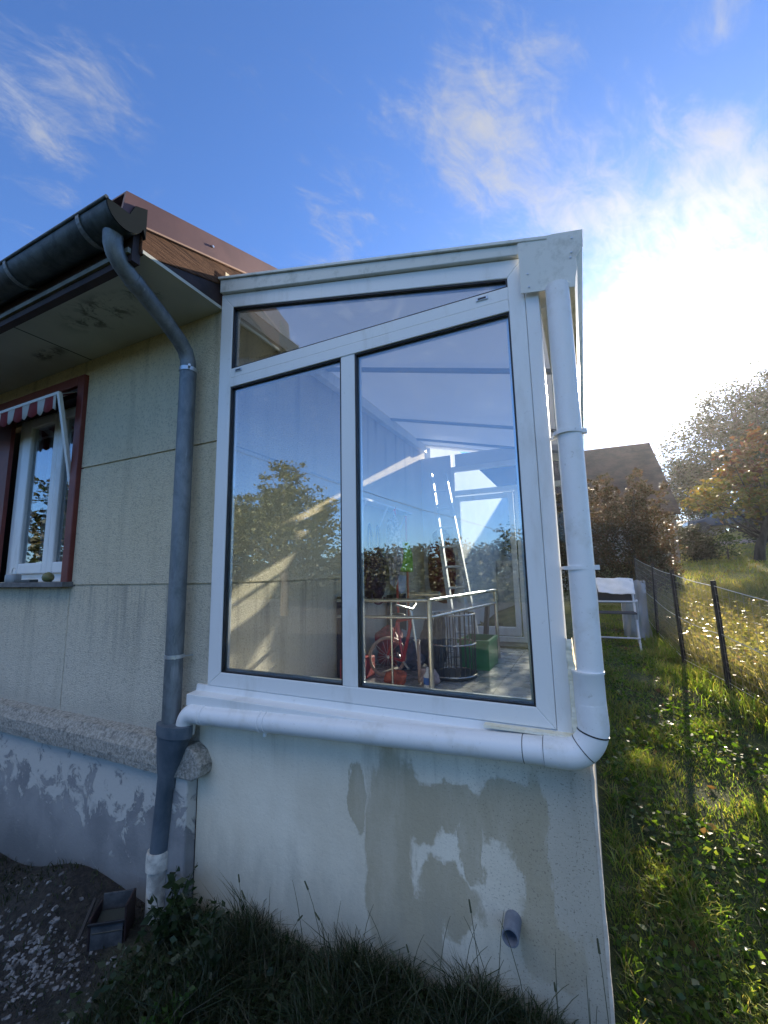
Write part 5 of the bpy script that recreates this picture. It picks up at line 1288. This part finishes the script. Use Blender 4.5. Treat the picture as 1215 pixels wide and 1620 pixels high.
# behind the photographer: what the panes reflect
cable('overhead_cable', (-19, -8.3, 9.9), (-1.5, -8.3, 2.9), .25, 'overhead cable over the garden mirrored in the left pane', .007)
tree('garden_tree', 'broad leafy tree mirrored in the left sunroom pane', 'tree', (-14.3, -14.3, gz(-14.3, -14.3)),
     [(-14.3, -14.3, 6.9, 1.2, 1.3, 1.2), (-13.6, -14.3, 5.2, 2.2, 2.0, 1.3), (-16.2, -14.3, 5.3, 2.3, 2.0, 1.2), (-14.6, -14.3, 4.0, 3.6, 2.5, 1.5), (-18.5, -14.5, 4.6, 2.2, 2, 1.8)], 22000, .20, M_lf_olive, 101, .22, 26, .16, limbs=24)
tree('garden_tree', 'dark tree far left mirrored at the edge of the left pane', 'tree', (-22, -15, gz(-22, -15)),
     [(-22, -15, 5.0, 2.6, 2.2, 2.6), (-21, -15, 3.0, 2.6, 2.2, 2.0)], 9000, .22, M_lf_dark, 111, .22, 26, .2, limbs=12)
# far hedgerow, a single mass
bl = []
rr = random.Random(12)
for i in range(90):
    x = -62 + i * .85; h = rr.uniform(4.9, 5.7) if x < -6 else rr.uniform(5.2, 6.6)
    bl.append((x, -33 + rr.uniform(-1.5, 1.5), h * .40 - .7, 1.3, 1.2, h * .56))
P = crown_points(bl, 90000, 120, 20, .35)
o = leaf_obj('far_hedgerow', P, .42, 121, leafmat('hedgerow_leaves', [(.018, .026, .008), (.035, .042, .014), (.05, .05, .02), (.03, .035, .012)], .2), None); tag(o, 'row of trees closing the garden, mirrored low in the panes', 'hedgerow', kind='stuff')
tree('garden_tree', 'small leafy tree mirrored in the red framed house window', 'tree', (-15.5, -4.2, gz(-15.5, -4.2)),
     [(-15.5, -4.2, 3.4, 1.6, 1.0, 1.5), (-14.5, -4.0, 4.6, .8, .8, .9), (-17.2, -4.6, 4.2, 1.2, 1.0, 1.4)], 2600, .22, M_lf_dark, 131, .12, 16, .2, limbs=14)
# ------------------------------------------------------------------ air: thin scattering volume added to imitate veiling glare of the lens
hz = bpy.data.materials.new('glare_haze_air'); hz.use_nodes = True; nt = hz.node_tree; nt.nodes.clear()
pv = nt.nodes.new('ShaderNodeVolumePrincipled'); pv.inputs['Color'].default_value = (.93, .95, 1, 1); pv.inputs['Density'].default_value = .0004; pv.inputs['Anisotropy'].default_value = .75
oo = nt.nodes.new('ShaderNodeOutputMaterial'); nt.links.new(pv.outputs[0], oo.inputs['Volume'])
tag(MB().box(-401, 401, -401, 601, -4, 23).build('glare_haze', hz), kind='stuff')
